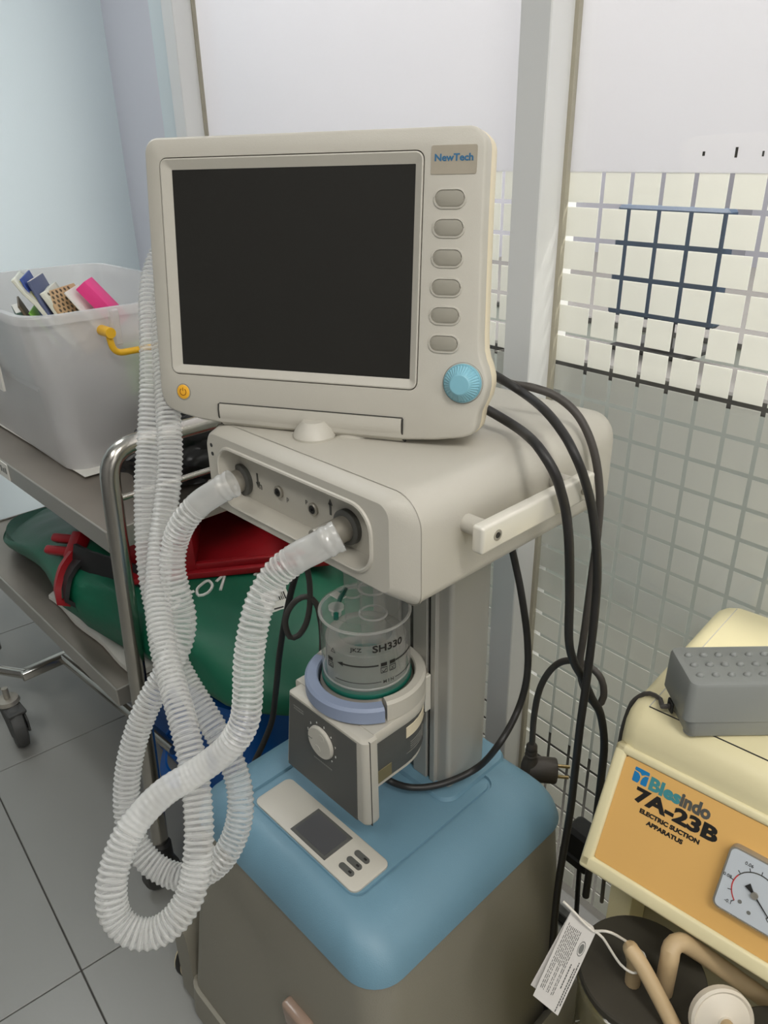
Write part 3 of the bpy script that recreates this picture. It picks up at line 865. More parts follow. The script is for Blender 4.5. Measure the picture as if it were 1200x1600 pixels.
# rotary knob
kc = Vector((.1752, 0, -.0925))
bm = new(); lathe(bm, [(.0172, .001), (.0187, -.0002), (.0187, .0005)], kc, (0, 1, 0), 40); bm.transform(MM); part('knob_gap', bm, M['black_ink'], mon)
bm = new(); lathe(bm, [(.0176, .0004), (.0176, -.0030), (.0166, -.0042), (.0135, -.0050), (.0125, -.0052)], kc, (0, 1, 0), 48); bm.transform(MM); part('knob_skirt', bm, M['teal'], mon)
bm = new()
lp = []
for r, h in ((.0158, -.0046), (.0104, -.0120), (.0092, -.0134), (.0084, -.0138)):
    lp.append([(kc.x + (r + (.0007 if i % 2 and r > .0095 else 0)) * cos(2 * pi * i / 72), h, kc.z + (r + (.0007 if i % 2 and r > .0095 else 0)) * sin(2 * pi * i / 72)) for i in range(72)])
loft(bm, lp); bm.transform(MM); part('knob', bm, M['teal_lt'], mon, smooth=25)
# power button
pc = Vector((-.1222, 0, -.1206))
bm = new(); lathe(bm, [(.0074, .0005), (.0086, .0004), (.0086, -.0005), (.0074, -.0006)], pc, (0, 1, 0), 32); bm.transform(MM); part('power_rim', bm, M['grey_btn'], mon)
bm = new(); lathe(bm, [(.0074, .0005), (.0074, -.0008), (.0066, -.0013)], pc, (0, 1, 0), 32); bm.transform(MM); part('power_button', bm, M['amber'], mon, label='round amber power button')
bm = new()
for i in range(14):
    a0, a1 = radians(125 + 290 * i / 14), radians(125 + 290 * (i + 1) / 14)
    loft(bm, [[(pc.x + r * cos(a), y, pc.z + r * sin(a)) for r, a in ((.0032, a0), (.0040, a0), (.0040, a1), (.0032, a1))] for y in (-.0011, -.0015)])
box(bm, pc.x - .0004, pc.x + .0004, -.0015, -.0011, pc.z + .001, pc.z + .0046)
bm.transform(MM); part('power_symbol', bm, mat('brown_ink', rgb(150, 90, 20), .5), mon, smooth=0)
# hinge bar along the lower edge
bm = new()
pr = [(.002, -.1295), (-.0016, -.1300), (-.0022, -.1360), (-.0012, -.1430), (.004, -.1515), (.012, -.1555), (.025, -.1560), (.025, -.1300)]
loft(bm, [[(x, y, z) for y, z in pr] for x in (-.0795, -.0785, .1165, .1175)]); bm.transform(MM)
part('hinge_bar', bm, M['cream'], mon, smooth=50)
for x in (-.0806, .1186):
    bm = new(); loft(bm, [[(xx, y - .0002, z) for y, z in pr[:6]] for xx in (x - .0006, x + .0006)]); bm.transform(MM); part('hinge_seam', bm, M['seam'], mon)
bm = new(); box(bm, -.0800, .1185, -.0006, .0005, -.1296, -.1287); bm.transform(MM); part('hinge_seam', bm, M['seam'], mon)
# hanger behind the screen holding the hoses
bm = new(); tube(bm, [(-.06, .06, .03), (-.13, .10, .045), (-.175, .12, .05)], .005, 10); bm.transform(MM); part('hose_hanger', bm, M['black_pl'], V)

# ================================================================== HUMIDIFIER (hangs on the bracket)
HC = Vector((-.527, .468, 0))
H = thing('humidifier_heater', 'cream and dark grey heater unit with round dial under the clear chamber', 'humidifier', (-.527, .46, .602))
bm = new()
def fr(z, xl, d=0.0, yb=.4185):
    return xy(rrect(xl + d, -.4575 - d, .400 + d, yb, (.002, .002, .004, .008), 5), z)
loft(bm, [fr(.6035, -.602, .006), fr(.606, -.6035, .002), fr(.611, -.603), fr(.715, -.588), fr(.7235, -.587), fr(.7265, -.586, .003)])
hf = part('front_housing', bm, M['cream'], H, smooth=40)
bm = new(); box(bm, -.4595, -.4570, .4065, .4072, .607, .725); part('housing_seam', bm, M['seam'], hf)
# dark fascia (a trapezoid following the housing)
bm = new()
q = [(-.5985, .6085), (-.474, .6085), (-.4705, .7205), (-.5835, .7205)]
loft(bm, [[(x, y, z) for x, z in q] for y in (.4005, .3992)])
fp = part('front_panel', bm, M['dark_panel'], hf, smooth=0)
dc = Vector((-.529, .3992, .686))
bm = new(); lathe(bm, [(.0200, 0), (.0205, -.0006), (.0200, -.0035), (.0190, -.0042)], dc, (0, 1, 0), 40); dial = part('dial', bm, M['cream'], hf)
for a, r in ((65, .0105), (250, .0105)):
    c = dc + Vector((r * cos(radians(a)), -.0042, r * sin(radians(a))))
    bm = new(); lathe(bm, [(.0050, 0.0003), (.0052, -.0003), (.0042, -.0004), (.002, .0001)], c, (0, 1, 0), 18); part('finger_dimple', bm, M['cream'], dial)
bm = new(); box(bm, dc.x - .0185, dc.x - .012, dc.y - .0046, dc.y - .0041, dc.z - .0006, dc.z + .0006); part('dial_mark', bm, M['grey_ink'], dial)
for k in range(9):
    a = radians(200 - 31 * k)
    bm = text_bm(str(k + 1), .0040)
    bm.transform(basis(Vector((dc.x + .0242 * cos(a), .3990, dc.z + .0242 * sin(a) - .0014)), Vector((1, 0, 0)), Vector((0, 0, 1)), Vector((0, -1, 0))))
    part('dial_numeral', bm, M['white_ink'], hf, smooth=0)
bm = new()
for k, (w, z) in enumerate(((.032, .6545),)):
    for j in range(11):
        box(bm, dc.x - w / 2 + j * w / 11, dc.x - w / 2 + (j + .7) * w / 11, .3988, .3992, z - .0009, z + .0009)
for j in range(6):
    box(bm, -.577 + j * .003, -.5748 + j * .003, .3988, .3992, .709, .7105); box(bm, -.577 + j * .003, -.5748 + j * .003, .3988, .3992, .7055, .707)
part('panel_print', bm, M['grey_ink'], hf, smooth=0)
# round rear body
def ufoot(r, z, yf=.4165, xl=None):
    pts = [(HC.x - r, yf), (HC.x + r, yf)]
    pts += [(HC.x + r * cos(radians(a)), HC.y + r * sin(radians(a))) for a in range(0, 181, 9)]
    return [(p[0], p[1], z) for p in pts]
bm = new(); loft(bm, [ufoot(.0615, .650), ufoot(.0645, .656), ufoot(.0645, .714)]); part('rear_housing', bm, M['dark_panel'], H, smooth=40)
bm = new(); loft(bm, [ufoot(.0625, .6475), ufoot(.0625, .6505)]); part('rear_base', bm, M['cream'], H, smooth=40)
bm = new(); loft(bm, [ufoot(.0665, .7135), ufoot(.0672, .7155), ufoot(.0672, .7245), ufoot(.0655, .7275)]); part('top_housing', bm, M['cream'], H, smooth=40)
def arcwall(bm, r0, r1, z0, z1, a0, a1, n=24, c=HC, bev=.0015, ry=1.0):
    loops = []
    for i in range(n + 1):
        a = radians(a0 + (a1 - a0) * i / n)
        u = Vector((cos(a), sin(a), 0))
        pr = [(r0, z0), (r1 - bev, z0), (r1, z0 + bev), (r1, z1 - bev * 2), (r1 - bev * 2, z1), (r0 + bev, z1), (r0, z1 - bev)]
        loops.append([Vector((c.x, c.y, 0)) + u * r + Vector((0, 0, z)) for r, z in pr])
    loft(bm, loops)
bm = new(); arcwall(bm, .0545, .0672, .727, .752, -24, 198, 30); part('collar', bm, M['cream'], H, smooth=40)
bm = new(); arcwall(bm, .0555, .0705, .729, .7485, -162, -27, 24); part('guard', bm, M['slate'], H, smooth=40, label='slate blue sliding guard')
bm = new(); lathe(bm, [(.054, .727), (.054, .735), (.0535, .737)], HC, (0, 0, 1), 40); part('heater_plate', bm, M['dull_metal'], H)
bm = new(); arcwall(bm, .0640, .0650, .6905, .7055, -2, 38, 10, bev=.0002); part('rating_label', bm, M['cream_edge'], H, smooth=40, label='cream rating label')
bm = new(); arcwall(bm, .0640, .0649, .668, .6685, -2, 34, 8, bev=.0001)
for k in range(4):
    arcwall(bm, .0640, .0649, .6715 + .003 * k, .6722 + .003 * k, 4, 34, 8, bev=.0001)
part('label_print', bm, M['grey_ink'], H, smooth=0)
bm = new(); box(bm, -.4628, -.4618, .4205, .4425, .655, .672, .0004, 1); part('window_label', bm, mat('olive_label', rgb(112, 104, 74), .35), H)

# ---------------------------------------------------------------- water chamber
K = thing('humidifier_chamber', 'clear plastic water chamber with black printing, standing on the heater', 'chamber', (HC.x, HC.y, .737))
CR = .0497
bm = new(); lathe(bm, [(.052, .7372), (.053, .7385), (.053, .7415), (.0505, .7445), (.050, .7465)], HC, (0, 0, 1), 48); part('chamber_base', bm, M['dull_metal'], K)
bm = new(); lathe(bm, [(.0502, .7465), (.0508, .7475), (.0508, .7515), (.0502, .7525)], HC, (0, 0, 1), 48); part('seal_ring', bm, M['green_ring'], K, label='dark green seal ring')
bm = new()
lathe(bm, [(CR, .752), (CR, .8285), (CR + .0012, .8300), (CR + .0012, .8330), (CR - .002, .8355), (CR - .010, .8365), (CR - .012, .8340), (.02, .8345)], HC, (0, 0, 1), 56, cap0=False)
part('chamber_wall', bm, M['clear'], K, smooth=40)
def ring(x, y, z, R_, r_, n=48):
    bm = new(); sweep(bm, [Vector((x + R_ * cos(2 * pi * i / n), y + R_ * sin(2 * pi * i / n), z)) for i in range(n + 1)], r_, 8, cap=False)
    return bm
part('chamber_rim', ring(HC.x, HC.y, .8305, CR - .0002, .0017), M['rim'], K, smooth=60)
part('chamber_rim', ring(HC.x, HC.y, .7585, CR - .0014, .0010), M['rim'], K, smooth=60)
for (x, y, r, z1, r2) in ((-.507, .462, .0135, .921, .0155), (-.553, .474, .0095, .912, .0115)):
    bm = new()
    lathe(bm, [(r, .800), (r, .8345), (r + .002, .8355), (r + .002, .8375), (r, .8385), (r, .866), (r2, .868), (r2, .878), (r2 - .001, .879), (r2 - .001, .890), (r2, .892), (r2, z1)], (x, y, 0), (0, 0, 1), 28, cap0=False, cap1=False)
    cpt = part('chamber_port', bm, M['clear'], K, smooth=40)
    for z_ in (.8365, .8675, .891):
        part('port_ring', ring(x, y, z_, r + .0012, .0012, 28), M['rim'], cpt, smooth=60)
bm = new(); tube(bm, [(-.553, .474, .902), (-.551, .452, .906), (-.555, .425, .902), (-.563, .409, .896)], .0065, 14); part('elbow_port', bm, M['cuff'], K)
bm = new(); cyl(bm, (-.534, .434, .8355), (-.534, .434, .843), .0055, n=16); cyl(bm, (-.534, .434, .843), (-.534, .434, .846), .0085, n=20); part('filling_cap', bm, M['rim'], K)
bm = new(); tube(bm, [(-.5235, .4245, .839), (-.532, .4325, .8425), (-.548, .4515, .841), (-.560, .470, .840)], .0028, 8); part('filling_tube', bm, M['green_ring'], K, label='dark green filling tube')
bm = new(); box(bm, -.567, -.550, .452, .4625, .8372, .8385, .0003, 1, None); part('instruction_label', bm, M['paper'], K)
# inner sleeve and water guide
bm = new(); lathe(bm, [(.045, .7530), (.045, .7980), (.043, .8000), (.030, .8015)], HC, (0, 0, 1), 40, cap0=False, cap1=False); part('inner_sleeve', bm, M['sleeve'], K, smooth=40)
# printing wrapped on the wall; angles measured from the +X axis
def wrap(bm, a_mid, z, r=CR + .0004):
    for v in bm.verts:
        a = radians(a_mid) + v.co.x / r
        rr = r + v.co.z
        v.co = Vector((HC.x + rr * cos(a), HC.y + rr * sin(a), z + v.co.y))
def chamber_text(s, a, z, size, bold=0.0, m='black_ink', sx=1.0):
    bm = text_bm(s, size, bold, .0002, sx)
    xs = [v.co.x for v in bm.verts]
    for k in range(int(min(xs) / .0015), int(max(xs) / .0015) + 1):
        bmesh.ops.bisect_plane(bm, geom=bm.verts[:] + bm.edges[:] + bm.faces[:], plane_co=(k * .0015, 0, 0), plane_no=(1, 0, 0))
    wrap(bm, a, z)
    part('chamber_print', bm, M[m], K, smooth=0)
def chamber_band(a0, a1, z0, z1, m='black_ink'):
    bm = new(); arcwall(bm, CR + .0001, CR + .0005, z0, z1, a0, a1, max(3, int(abs(a1 - a0) / 5)), bev=.00005)
    part('chamber_line', bm, M[m], K, smooth=0)
chamber_text('SH330', -13, .8070, .0120, .00028, sx=1.15)
chamber_text('JKZ', -54, .8085, .0066, .0001, sx=1.15)
chamber_band(-73, -27, .7889, .7906)
bm = text_bm('\u25c4', .001) if False else new()
aa = [radians(x) for x in (-80, -72)]
loft(bm, [[(HC.x + r * cos(a), HC.y + r * sin(a), z) for a, z in ((aa[0], .78975), (aa[1], .7872), (aa[1], .7923))] for r in (CR + .0001, CR + .0005)])
part('chamber_arrow', bm, M['black_ink'], K, smooth=0)
chamber_band(-3, 30, .7889, .7906)
for a in (-20, -8, -92):
    chamber_band(a - 4, a + 4, .7878, .7920)
    for z0 in (.7790, .7856):
        chamber_band(a - 4.4, a + 4.4, z0, z0 + .0007)
    for s in (-4.4, 4.0):
        chamber_band(a + s, a + s + .5, .7790, .7860)
for a, s in ((-20, '\u2713'), (-8, 'X'), (-92, 'X')):
    if s == 'X':
        chamber_text('X', a, .7800, .0062)
    else:
        bm = new()
        for p_, q_ in (((-.0022, .0030), (-.0006, .0010)), ((-.0006, .0010), (.0026, .0046))):
            d_ = Vector((q_[0] - p_[0], q_[1] - p_[1])); n_ = Vector((-d_.y, d_.x)).normalized() * .0004
            loft(bm, [[(p_[0] + n_.x, p_[1] + n_.y, z), (p_[0] - n_.x, p_[1] - n_.y, z), (q_[0] - n_.x, q_[1] - n_.y, z), (q_[0] + n_.x, q_[1] + n_.y, z)] for z in (0, .0002)])
        wrap(bm, a, .7793); part('chamber_print', bm, M['black_ink'], K, smooth=0)
chamber_band(-84, -24, .7676, .7682)
chamber_text('M I N', -14, .7655, .0056, .00005)
chamber_band(-4, 40, .7676, .7682)
bm = new()
for p_, q_ in (((-.003, 0), (.003, 0)), ((.003, 0), (0, .0052)), ((0, .0052), (-.003, 0))):
    d_ = Vector((q_[0] - p_[0], q_[1] - p_[1])); n_ = Vector((-d_.y, d_.x)).normalized() * .0003
    loft(bm, [[(p_[0] + n_.x, p_[1] + n_.y, z), (p_[0] - n_.x, p_[1] - n_.y, z), (q_[0] - n_.x, q_[1] - n_.y, z), (q_[0] + n_.x, q_[1] + n_.y, z)] for z in (0, .0002)])
wrap(bm, -86, .8005); part('chamber_print', bm, M['black_ink'], K, smooth=0)

# ================================================================== BREATHING HOSES
def hose(pts, label, smooth_spans=()):
    t = thing('breathing_hose', label, 'hose', pts[0], group='corrugated breathing hoses')
    path = resample(catmull(pts, .004), .0052 / 4)
    n = len(path)
    k0 = int(.045 / (.0052 / 4))
    body = path[k0:]
    rad = []
    pat = (1.0, .45, 0.0, .45)
    for i in range(len(body)):
        f = i / len(body)
        amp = 1.0
        for a, b in smooth_spans:
            if a < f < b:
                amp = 1 - .75 * min(1.0, min(f - a, b - f) / .015)
        rad.append(.0119 + .0019 * amp * pat[i % 4] + .0007 * (1 - amp))
    bm = new(); sweep(bm, body, rad, 18, cap=False)
    for k, f in enumerate(bm.faces):
        i = k // 18
        u_ = i / len(body)
        f.material_index = 1 if (i % 4 in (0, 3) or any(a < u_ < b for a, b in smooth_spans)) else 0
    ho = part('corrugated_hose', bm, M['hose'], t, smooth=60)
    ho.data.materials.append(M['hose_ridge'])
    cp = path[:k0 + 4]
    m = len(cp)
    r2 = [(.0142 if i < 4 or (.18 < i / m < .24) else .0134) - .0006 * max(0, (i / m - .8)) for i in range(m)]
    bm = new(); sweep(bm, cp, r2, 24, cap=False)
    part('hose_cuff', bm, M['cuff'], t, smooth=40)
    e = body[-1]
    bm = new(); cyl(bm, e - Vector((0, 0, .012)), e + Vector((0, 0, .03)), .0128, .0118, n=20)
    part('patient_connector', bm, M['cuff'], t)
    return t
hose(HOSE_A, 'translucent corrugated hose from the right front port, sweeping into the lower left loop', ((.155, .265),))
hose(HOSE_B, 'translucent corrugated hose from the left front port, looping beside the blue cabinet top')

# ================================================================== CORDS
def mon_pt(x, y, z):
    return tuple(MM @ Vector((x, y, z)))
CORD_C1 = [mon_pt(.160, .050, -.118), mon_pt(.178, .053, -.120)] + CORD_C1[2:]
CORD_C2 = [mon_pt(.155, .052, -.082), mon_pt(.176, .056, -.083)] + CORD_C2[2:]
CORD_C3 = [mon_pt(.130, .054, -.078), mon_pt(.160, .066, -.078)] + CORD_C3[1:]
def cord(pts, r, m, label, name='power_cord', group=None, parent=None):
    bm = new(); tube(bm, pts, r, 10, .006)
    if parent is not None:
        return part(name, bm, M[m], parent, smooth=60, label=label)
    t = thing(name, label, 'cable', pts[-1], group=group)
    part('cable', bm, M[m], t, smooth=60)
    return t
cord(CORD_C1, .0047, 'black', 'thick black cord leaving the monitor beside the blue knob, nearest across the rail', parent=V)
cord(CORD_C2, .0045, 'black', 'black cord from behind the monitor hanging over the rail end down to the floor', parent=V)
pl = cord(CORD_C3, .0042, 'grey_cable', 'dark grey power cord looped up behind, ending in a hanging plug', parent=V)
# its angled plug
e = Vector(CORD_C3[-1])
ax = Vector((0, 0, -1))
bm = new(); lathe(bm, [(.0048, -.004), (.0075, .0), (.0078, .006), (.0072, .007), (.0082, .009), (.0076, .013), (.0088, .015), (.0082, .019), (.0096, .022), (.0125, .034), (.0130, .050), (.0090, .058)], e, ax, 20)
part('plug_grip', bm, M['brown_black'], pl, label='brownish black plug')
px = Vector((.74, .66, -.08)).normalized()
c0 = e + Vector((0, 0, -.040))
bm = new(); lathe(bm, [(.0150, -.006), (.0165, 0), (.0175, .010), (.0175, .029), (.0165, .031)], c0 + px * .004, px, 28)
pb = part('plug_body', bm, M['brown_black'], pl)
for s in (-1, 1):
    bm = new(); cyl(bm, c0 + px * .034 + Vector((0, 0, s * .0095)), c0 + px * .053 + Vector((0, 0, s * .0095)), .0024, n=12); part('plug_pin', bm, M['brass'], pl)
cord(CORD_HC, .0042, 'black', 'black cord from under the main unit curving down to the humidifier', 'power_cord', parent=H)
cord(CORD_L1, .0045, 'black', 'straight black cord hanging in front of the green bag, left of the chamber', 'hanging_cord')
cord(CORD_L2, .0040, 'grey_cable', 'dark grey cord with one loop, left of the clear chamber', 'looped_cord')
cord(CORD_L3, .0045, 'black', 'black cord crossing low behind the blue cabinet top', 'trailing_cord')
t = cord(CORD_IN, .0060, 'black', 'thick black mains lead at the rear corner of the blue cabinet top', 'mains_lead', parent=V)
bm = new(); a_, b_ = Vector(CORD_IN[0]), Vector(CORD_IN[1]); lathe(bm, [(.0085, 0), (.0095, .006), (.0085, .010), (.0095, .014), (.0070, .026)], a_, b_ - a_, 16); part('strain_relief', bm, M['black_pl'], t)
# black adaptor block by the foot of the partition
t = thing('power_adaptor', 'black power adaptor block low by the glass, behind the suction machine', 'adaptor', room_pt(-.470, .745, .27), YAW)
bm = new(); rbox(bm, -.492, -.448, .735, .775, .285, .345, .006); part('adaptor_body', bm, M['black_pl'], t)
bm = new(); rbox(bm, -.496, -.444, .732, .778, .278, .300, .004); part('adaptor_cap', bm, M['black_pl'], t)
bm = new(); tube(bm, [room_pt(-.47, .755, .279), room_pt(-.468, .757, .2), room_pt(-.46, .76, .08), room_pt(-.43, .76, .006), room_pt(-.30, .75, .006)], .004, 8); part('cable', bm, M['black'], t)

# ================================================================== STEEL TROLLEY
T = thing('steel_trolley', 'two-tier stainless steel trolley with rounded tube handle left of the ventilator', 'trolley', (-1.52, .67, 0))
TX0, TX1, TY0, TY1 = -2.06, -1.103, .430, .915
ZD, ZS = .730, .395
def deck(name, z, x1, y0):
    bm = new()
    box(bm, TX0, x1, y0, TY1, z - .002, z, .0008, 1)
    d_ = part(name, bm, M['steel_deck'], T)
    for nm, (a, b, c, e) in (('front_lip', (TX0, x1, y0 - .001, y0 + .003)), ('back_lip', (TX0, x1, TY1 - .003, TY1 + .001)), ('end_lip', (x1 - .003, x1 + .001, y0, TY1)), ('end_lip', (TX0 - .001, TX0 + .003, y0, TY1))):
        bm = new(); box(bm, a, b, c, e, z - .034, z + .004, .001, 1); part(nm, bm, M['steel_lip'], d_)
deck('top_deck', ZD, TX1, TY0)
deck('lower_shelf', ZS, -1.155, .413)
PR = .0155
def end_frame(x, lean):
    f0, f1 = Vector((x + lean, TY0 - .028, .095)), Vector((x, TY0 + .020, .872))
    b1, b0 = Vector((x, TY1 - .02, .872)), Vector((x + lean, TY1 + .012, .095))
    bm = new(); sweep(bm, resample(fillet([f0, f1, b1, b0], .055, 10), .012), PR, 20); return part('tube_handle', bm, M['steel'], T, smooth=50)
end_frame(-1.092, .030)
end_frame(TX0 - .014, -.035)
bm = new(); cyl(bm, (-1.088, TY0 + .02, .790), (-1.088, TY1 - .02, .790), .0055, n=12); part('guard_rod', bm, M['steel'], T)
bm = new(); cyl(bm, (TX0, TY1 + .004, .790), (-1.09, TY1 + .004, .790), .0055, n=12); part('guard_rod', bm, M['steel'], T)
for x, y in ((-1.054, TY0 - .028), (-1.054, TY1 + .012), (TX0 - .049, TY0 - .028), (TX0 - .049, TY1 + .012)):
    bm = new(); cyl(bm, (x, y, .070), (x, y, .100), .017, n=18); box(bm, x - .012, x + .012, y - .03, y + .012, .045, .074, .004, 2)
    c_ = part('caster', bm, M['black_pl'], T)
    bm = new(); lathe(bm, [(.006, -.011), (.032, -.011), (.0365, -.007), (.0365, .007), (.032, .011), (.006, .011)], (x, y - .012, .0368), (1, 0, 0), 24); part('wheel', bm, M['wheel'], c_)
bm = new(); box(bm, -1.583, -1.530, TY0 - .003, TY0 - .0012, .6985, .7335, .0003, 1); part('paper_sticker', bm, M['paper'], T, label='white paper sticker on the deck edge')
bm = new()
for k in range(3):
    box(bm, -1.570 + .012 * k, -1.562 + .012 * k, TY0 - .0034, TY0 - .0029, .711, .724 - .003 * (k % 2))
part('sticker_print', bm, M['grey_ink'], T, smooth=0)

# ---------------------------------------------------------------- base of a wheeled stand under the trolley
S = thing('stand_base', 'stainless tube base of a wheeled stand poking out below the trolley', 'stand', (-1.72, .45, 0))
bm = new(); box(bm, -1.728, -1.700, .395, .560, .128, .150, .003, 2); part('cross_bar', bm, M['steel'], S)
bm = new(); sweep(bm, [Vector((-1.712, .405, .140)), Vector((-2.05, .20, .140))], .0115, 16); part('base_leg', bm, M['steel'], S)
bm = new(); sweep(bm, [Vector((-1.708, .500, .140)), Vector((-1.40, .520, .140)), Vector((-1.22, .53, .140))], .0125, 16); part('base_leg', bm, M['steel'], S)
bm = new(); cyl(bm, (-1.872, .395, .14), (-1.872, .395, .27), .010, n=16); part('upright', bm, M['steel'], S)
cx, cy = -1.668, .345
bm = new(); cyl(bm, (-1.80, .352, .14), (cx - .05, cy - .005, .128), .006, n=12); cyl(bm, (cx - .01, cy, .115), (cx - .01, cy, .150), .007, n=14); lathe(bm, [(.010, .122), (.024, .120), (.027, .111), (.023, .105)], (cx - .01, cy, 0), (0, 0, 1), 24)
ca = part('caster_stem', bm, M['dull_metal'], S)
bm = new(); 
for s in (-1, 1):
    loft(bm, [[(x, cy + yy, z) for x, z in ((cx - .034, .098), (cx + .020, .100), (cx + .044, .074), (cx + .044, .044), (cx + .024, .036), (cx + .0, .070))] for yy in (s * .0155, s * .0200)])
box(bm, cx - .026, cx + .046, cy - .021, cy + .021, .098, .107, .002, 1)
part('caster_fork', bm, M['wheel'], S)
bm = new(); lathe(bm, [(.008, -.014), (.040, -.016), (.052, -.013), (.0555, 0), (.052, .013), (.040, .016), (.008, .016)], (cx + .016, cy, .056), (.15, 1, 0), 28); part('wheel', bm, M['wheel'], S)
bm = new(); box(bm, cx + .030, cx + .050, cy - .014, cy + .014, .052, .060, .002, 1); part('brake_lever', bm, M['black_pl'], S)

# ---------------------------------------------------------------- storage box on the top deck
BM_ = Matrix.Translation((-1.655, .665, ZD + .0045)) @ Matrix.Rotation(radians(-1.5), 4, 'Z')
Bx = thing('storage_box', 'big milky plastic storage box full of packets on the steel trolley', 'box', mw=BM_)
bm = new()
def bl(x, y, r, z, n=7):
    return xy(rrect(-x, x, -y, y, r, n), z)
loft(bm, [bl(.266, .150, .03, .004), bl(.272, .156, .04, .0), bl(.276, .160, .045, .012), bl(.300, .182, .05, .170), bl(.305, .187, .052, .178), bl(.314, .196, .055, .285), bl(.324, .206, .06, .287), bl(.326, .208, .06, .299), bl(.324, .206, .06, .303), bl(.313, .195, .055, .303), bl(.311, .193, .055, .285),
          bl(.300, .184, .05, .18), bl(.272, .156, .045, .014), bl(.262, .146, .03, .008)], cap0=True, cap1=True)
bx = part('box_body', bm, M['box_milky'], Bx, local=True, smooth=45)
bm = new()
tube(bm, fillet([(.338, -.070, .262), (.340, -.066, .225), (.343, .075, .225), (.338, .079, .262)], .02, 6), .006, 12, curve=False)
hd = part('box_handle', bm, M['yellow'], Bx, local=True, smooth=50, label='yellow swing handle')
for y in (-.070, .079):
    bm = new(); cyl(bm, (.312, y, .264), (.350, y, .264), .0095, n=18); part('handle_pivot', bm, M['yellow'], Bx, local=True, label='yellow handle pivot')
bm = new(); box(bm, .312, .330, -.056, -.040, .235, .300, .003, 1); part('handle_rib', bm, M['box_milky'], Bx, local=True)
bm = new(); box(bm, .02, .085, -.1945, -.190, .13, .20, .0004, 1); part('box_label', bm, M['paper'], Bx, local=True, label='white paper label on the box front')
bm = new(); box(bm, -1.95, -1.352, .508, .82, ZD + .0042, ZD + .0049); 
p_ = single('paper_sheet', bm, M['paper'], 'white paper sheet spread under the storage box on the steel deck', 'paper', base=(-1.64, .68, ZD + .0042))

# packets in the box; each leans a little and stands on the box floor
def packet(w, h, d, m, x, y, lean, turn, top, label, cat, group=None, extra=None):
    mw_ = BM_ @ Matrix.Translation((x, y, top)) @ Matrix.Rotation(radians(turn), 4, 'Z') @ Matrix.Rotation(radians(lean), 4, 'Y') @ Matrix.Translation((0, 0, -h))
    t_ = thing(cat.replace(' ', '_'), label, cat, mw=mw_, group=group)
    bm = new(); box(bm, -d / 2, d / 2, -w / 2, w / 2, 0, h, min(.0015, d * .3), 2)
    c_ = part('cover', bm, M[m], t_, local=True)
    if extra:
        extra(t_, c_, w, h, d)
    return t_
def pages(t_, c_, w, h, d):
    bm = new(); box(bm, -d / 2 + .0006, d / 2 - .0006, -w / 2 + .003, w / 2 + .0006, .001, h + .0006); part('pages', bm, M['paper'], t_, local=True)
def comb(t_, c_, w, h, d):
    bm = new()
    for i in range(6):
        for j in range(7):
            z = h - .006 - j * .0085
            y = -w / 2 + .008 + i * .0145 + (.006 if j % 2 else 0)
            lathe(bm, [(.0036, 0), (.0036, .0005)], (d / 2, y, z), (1, 0, 0), 6)
    part('cell_print', bm, M['kraft'], t_, local=True, smooth=0)
def wrinkled(t_, c_, w, h, d):
    me = c_.data
    bm = bmesh.new(); bm.from_mesh(me)
    bmesh.ops.subdivide_edges(bm, edges=bm.edges[:], cuts=5, use_grid_fill=True)
    for v in bm.verts:
        v.co += Vector((noise.noise(v.co * 45) * .006, noise.noise(v.co * 30 + Vector((5, 0, 0))) * .004, noise.noise(v.co * 30 + Vector((0, 9, 0))) * .003))
    bm.to_mesh(me); bm.free()
def sachet(t_, c_, w, h, d):
    wrinkled(t_, c_, w, h, d)
    bm = new(); box(bm, d / 2 + .0005, d / 2 + .002, -w * .35, w * .3, h * .55, h * .95); part('sachet_print', bm, mat('pale_yellow_print', rgb(206, 204, 150), .4), t_, local=True)
packet(.10, .11, .012, 'dark_green', 0.145, -0.155, -10, 76, 0.293, 'dark green booklet at the front left of the packets in the box', 'booklet', extra=pages)
packet(.12, .13, .004, 'kraft', 0.145, -0.150, -24, 72, 0.306, 'thin brown card leaning under the white sachet in the box', 'card')
packet(.13, .16, .008, 'sheet_white', 0.140, -0.142, -33, 66, 0.350, 'crinkled white and pale yellow sachet leaning left in the box', 'sachet', extra=sachet)
packet(.12, .15, .004, 'blue_book', 0.135, -0.125, -20, 64, 0.350, 'bright blue card just behind the navy booklet in the box', 'card')
packet(.11, .15, .006, 'navy_book', 0.146, -0.111, -20, 58, 0.344, 'greyish navy booklet standing tallest in the middle of the box', 'booklet', extra=pages)
packet(.11, .13, .010, 'sheet_white', 0.148, -0.092, -22, 60, 0.324, 'plain white packet between the navy and the tan booklets', 'packet', extra=wrinkled)
packet(.11, .13, .005, 'tan', 0.156, -0.075, -30, 40, 0.322, 'tan booklet with a dark honeycomb print in the storage box', 'booklet', extra=comb)
packet(.10, .12, .003, 'paper', 0.156, -0.052, -34, 54, 0.318, 'thin white leaflet beside the pink box in the storage box', 'leaflet')
packet(.06, .10, .024, 'pink', 0.162, -0.028, -38, 54, 0.326, 'bright pink box poking up at the right of the packets', 'carton')
packet(.08, .08, .003, 'sheet_green', 0.154, -0.132, -34, 64, 0.290, 'lime green card edge in front of the white sachet', 'card')
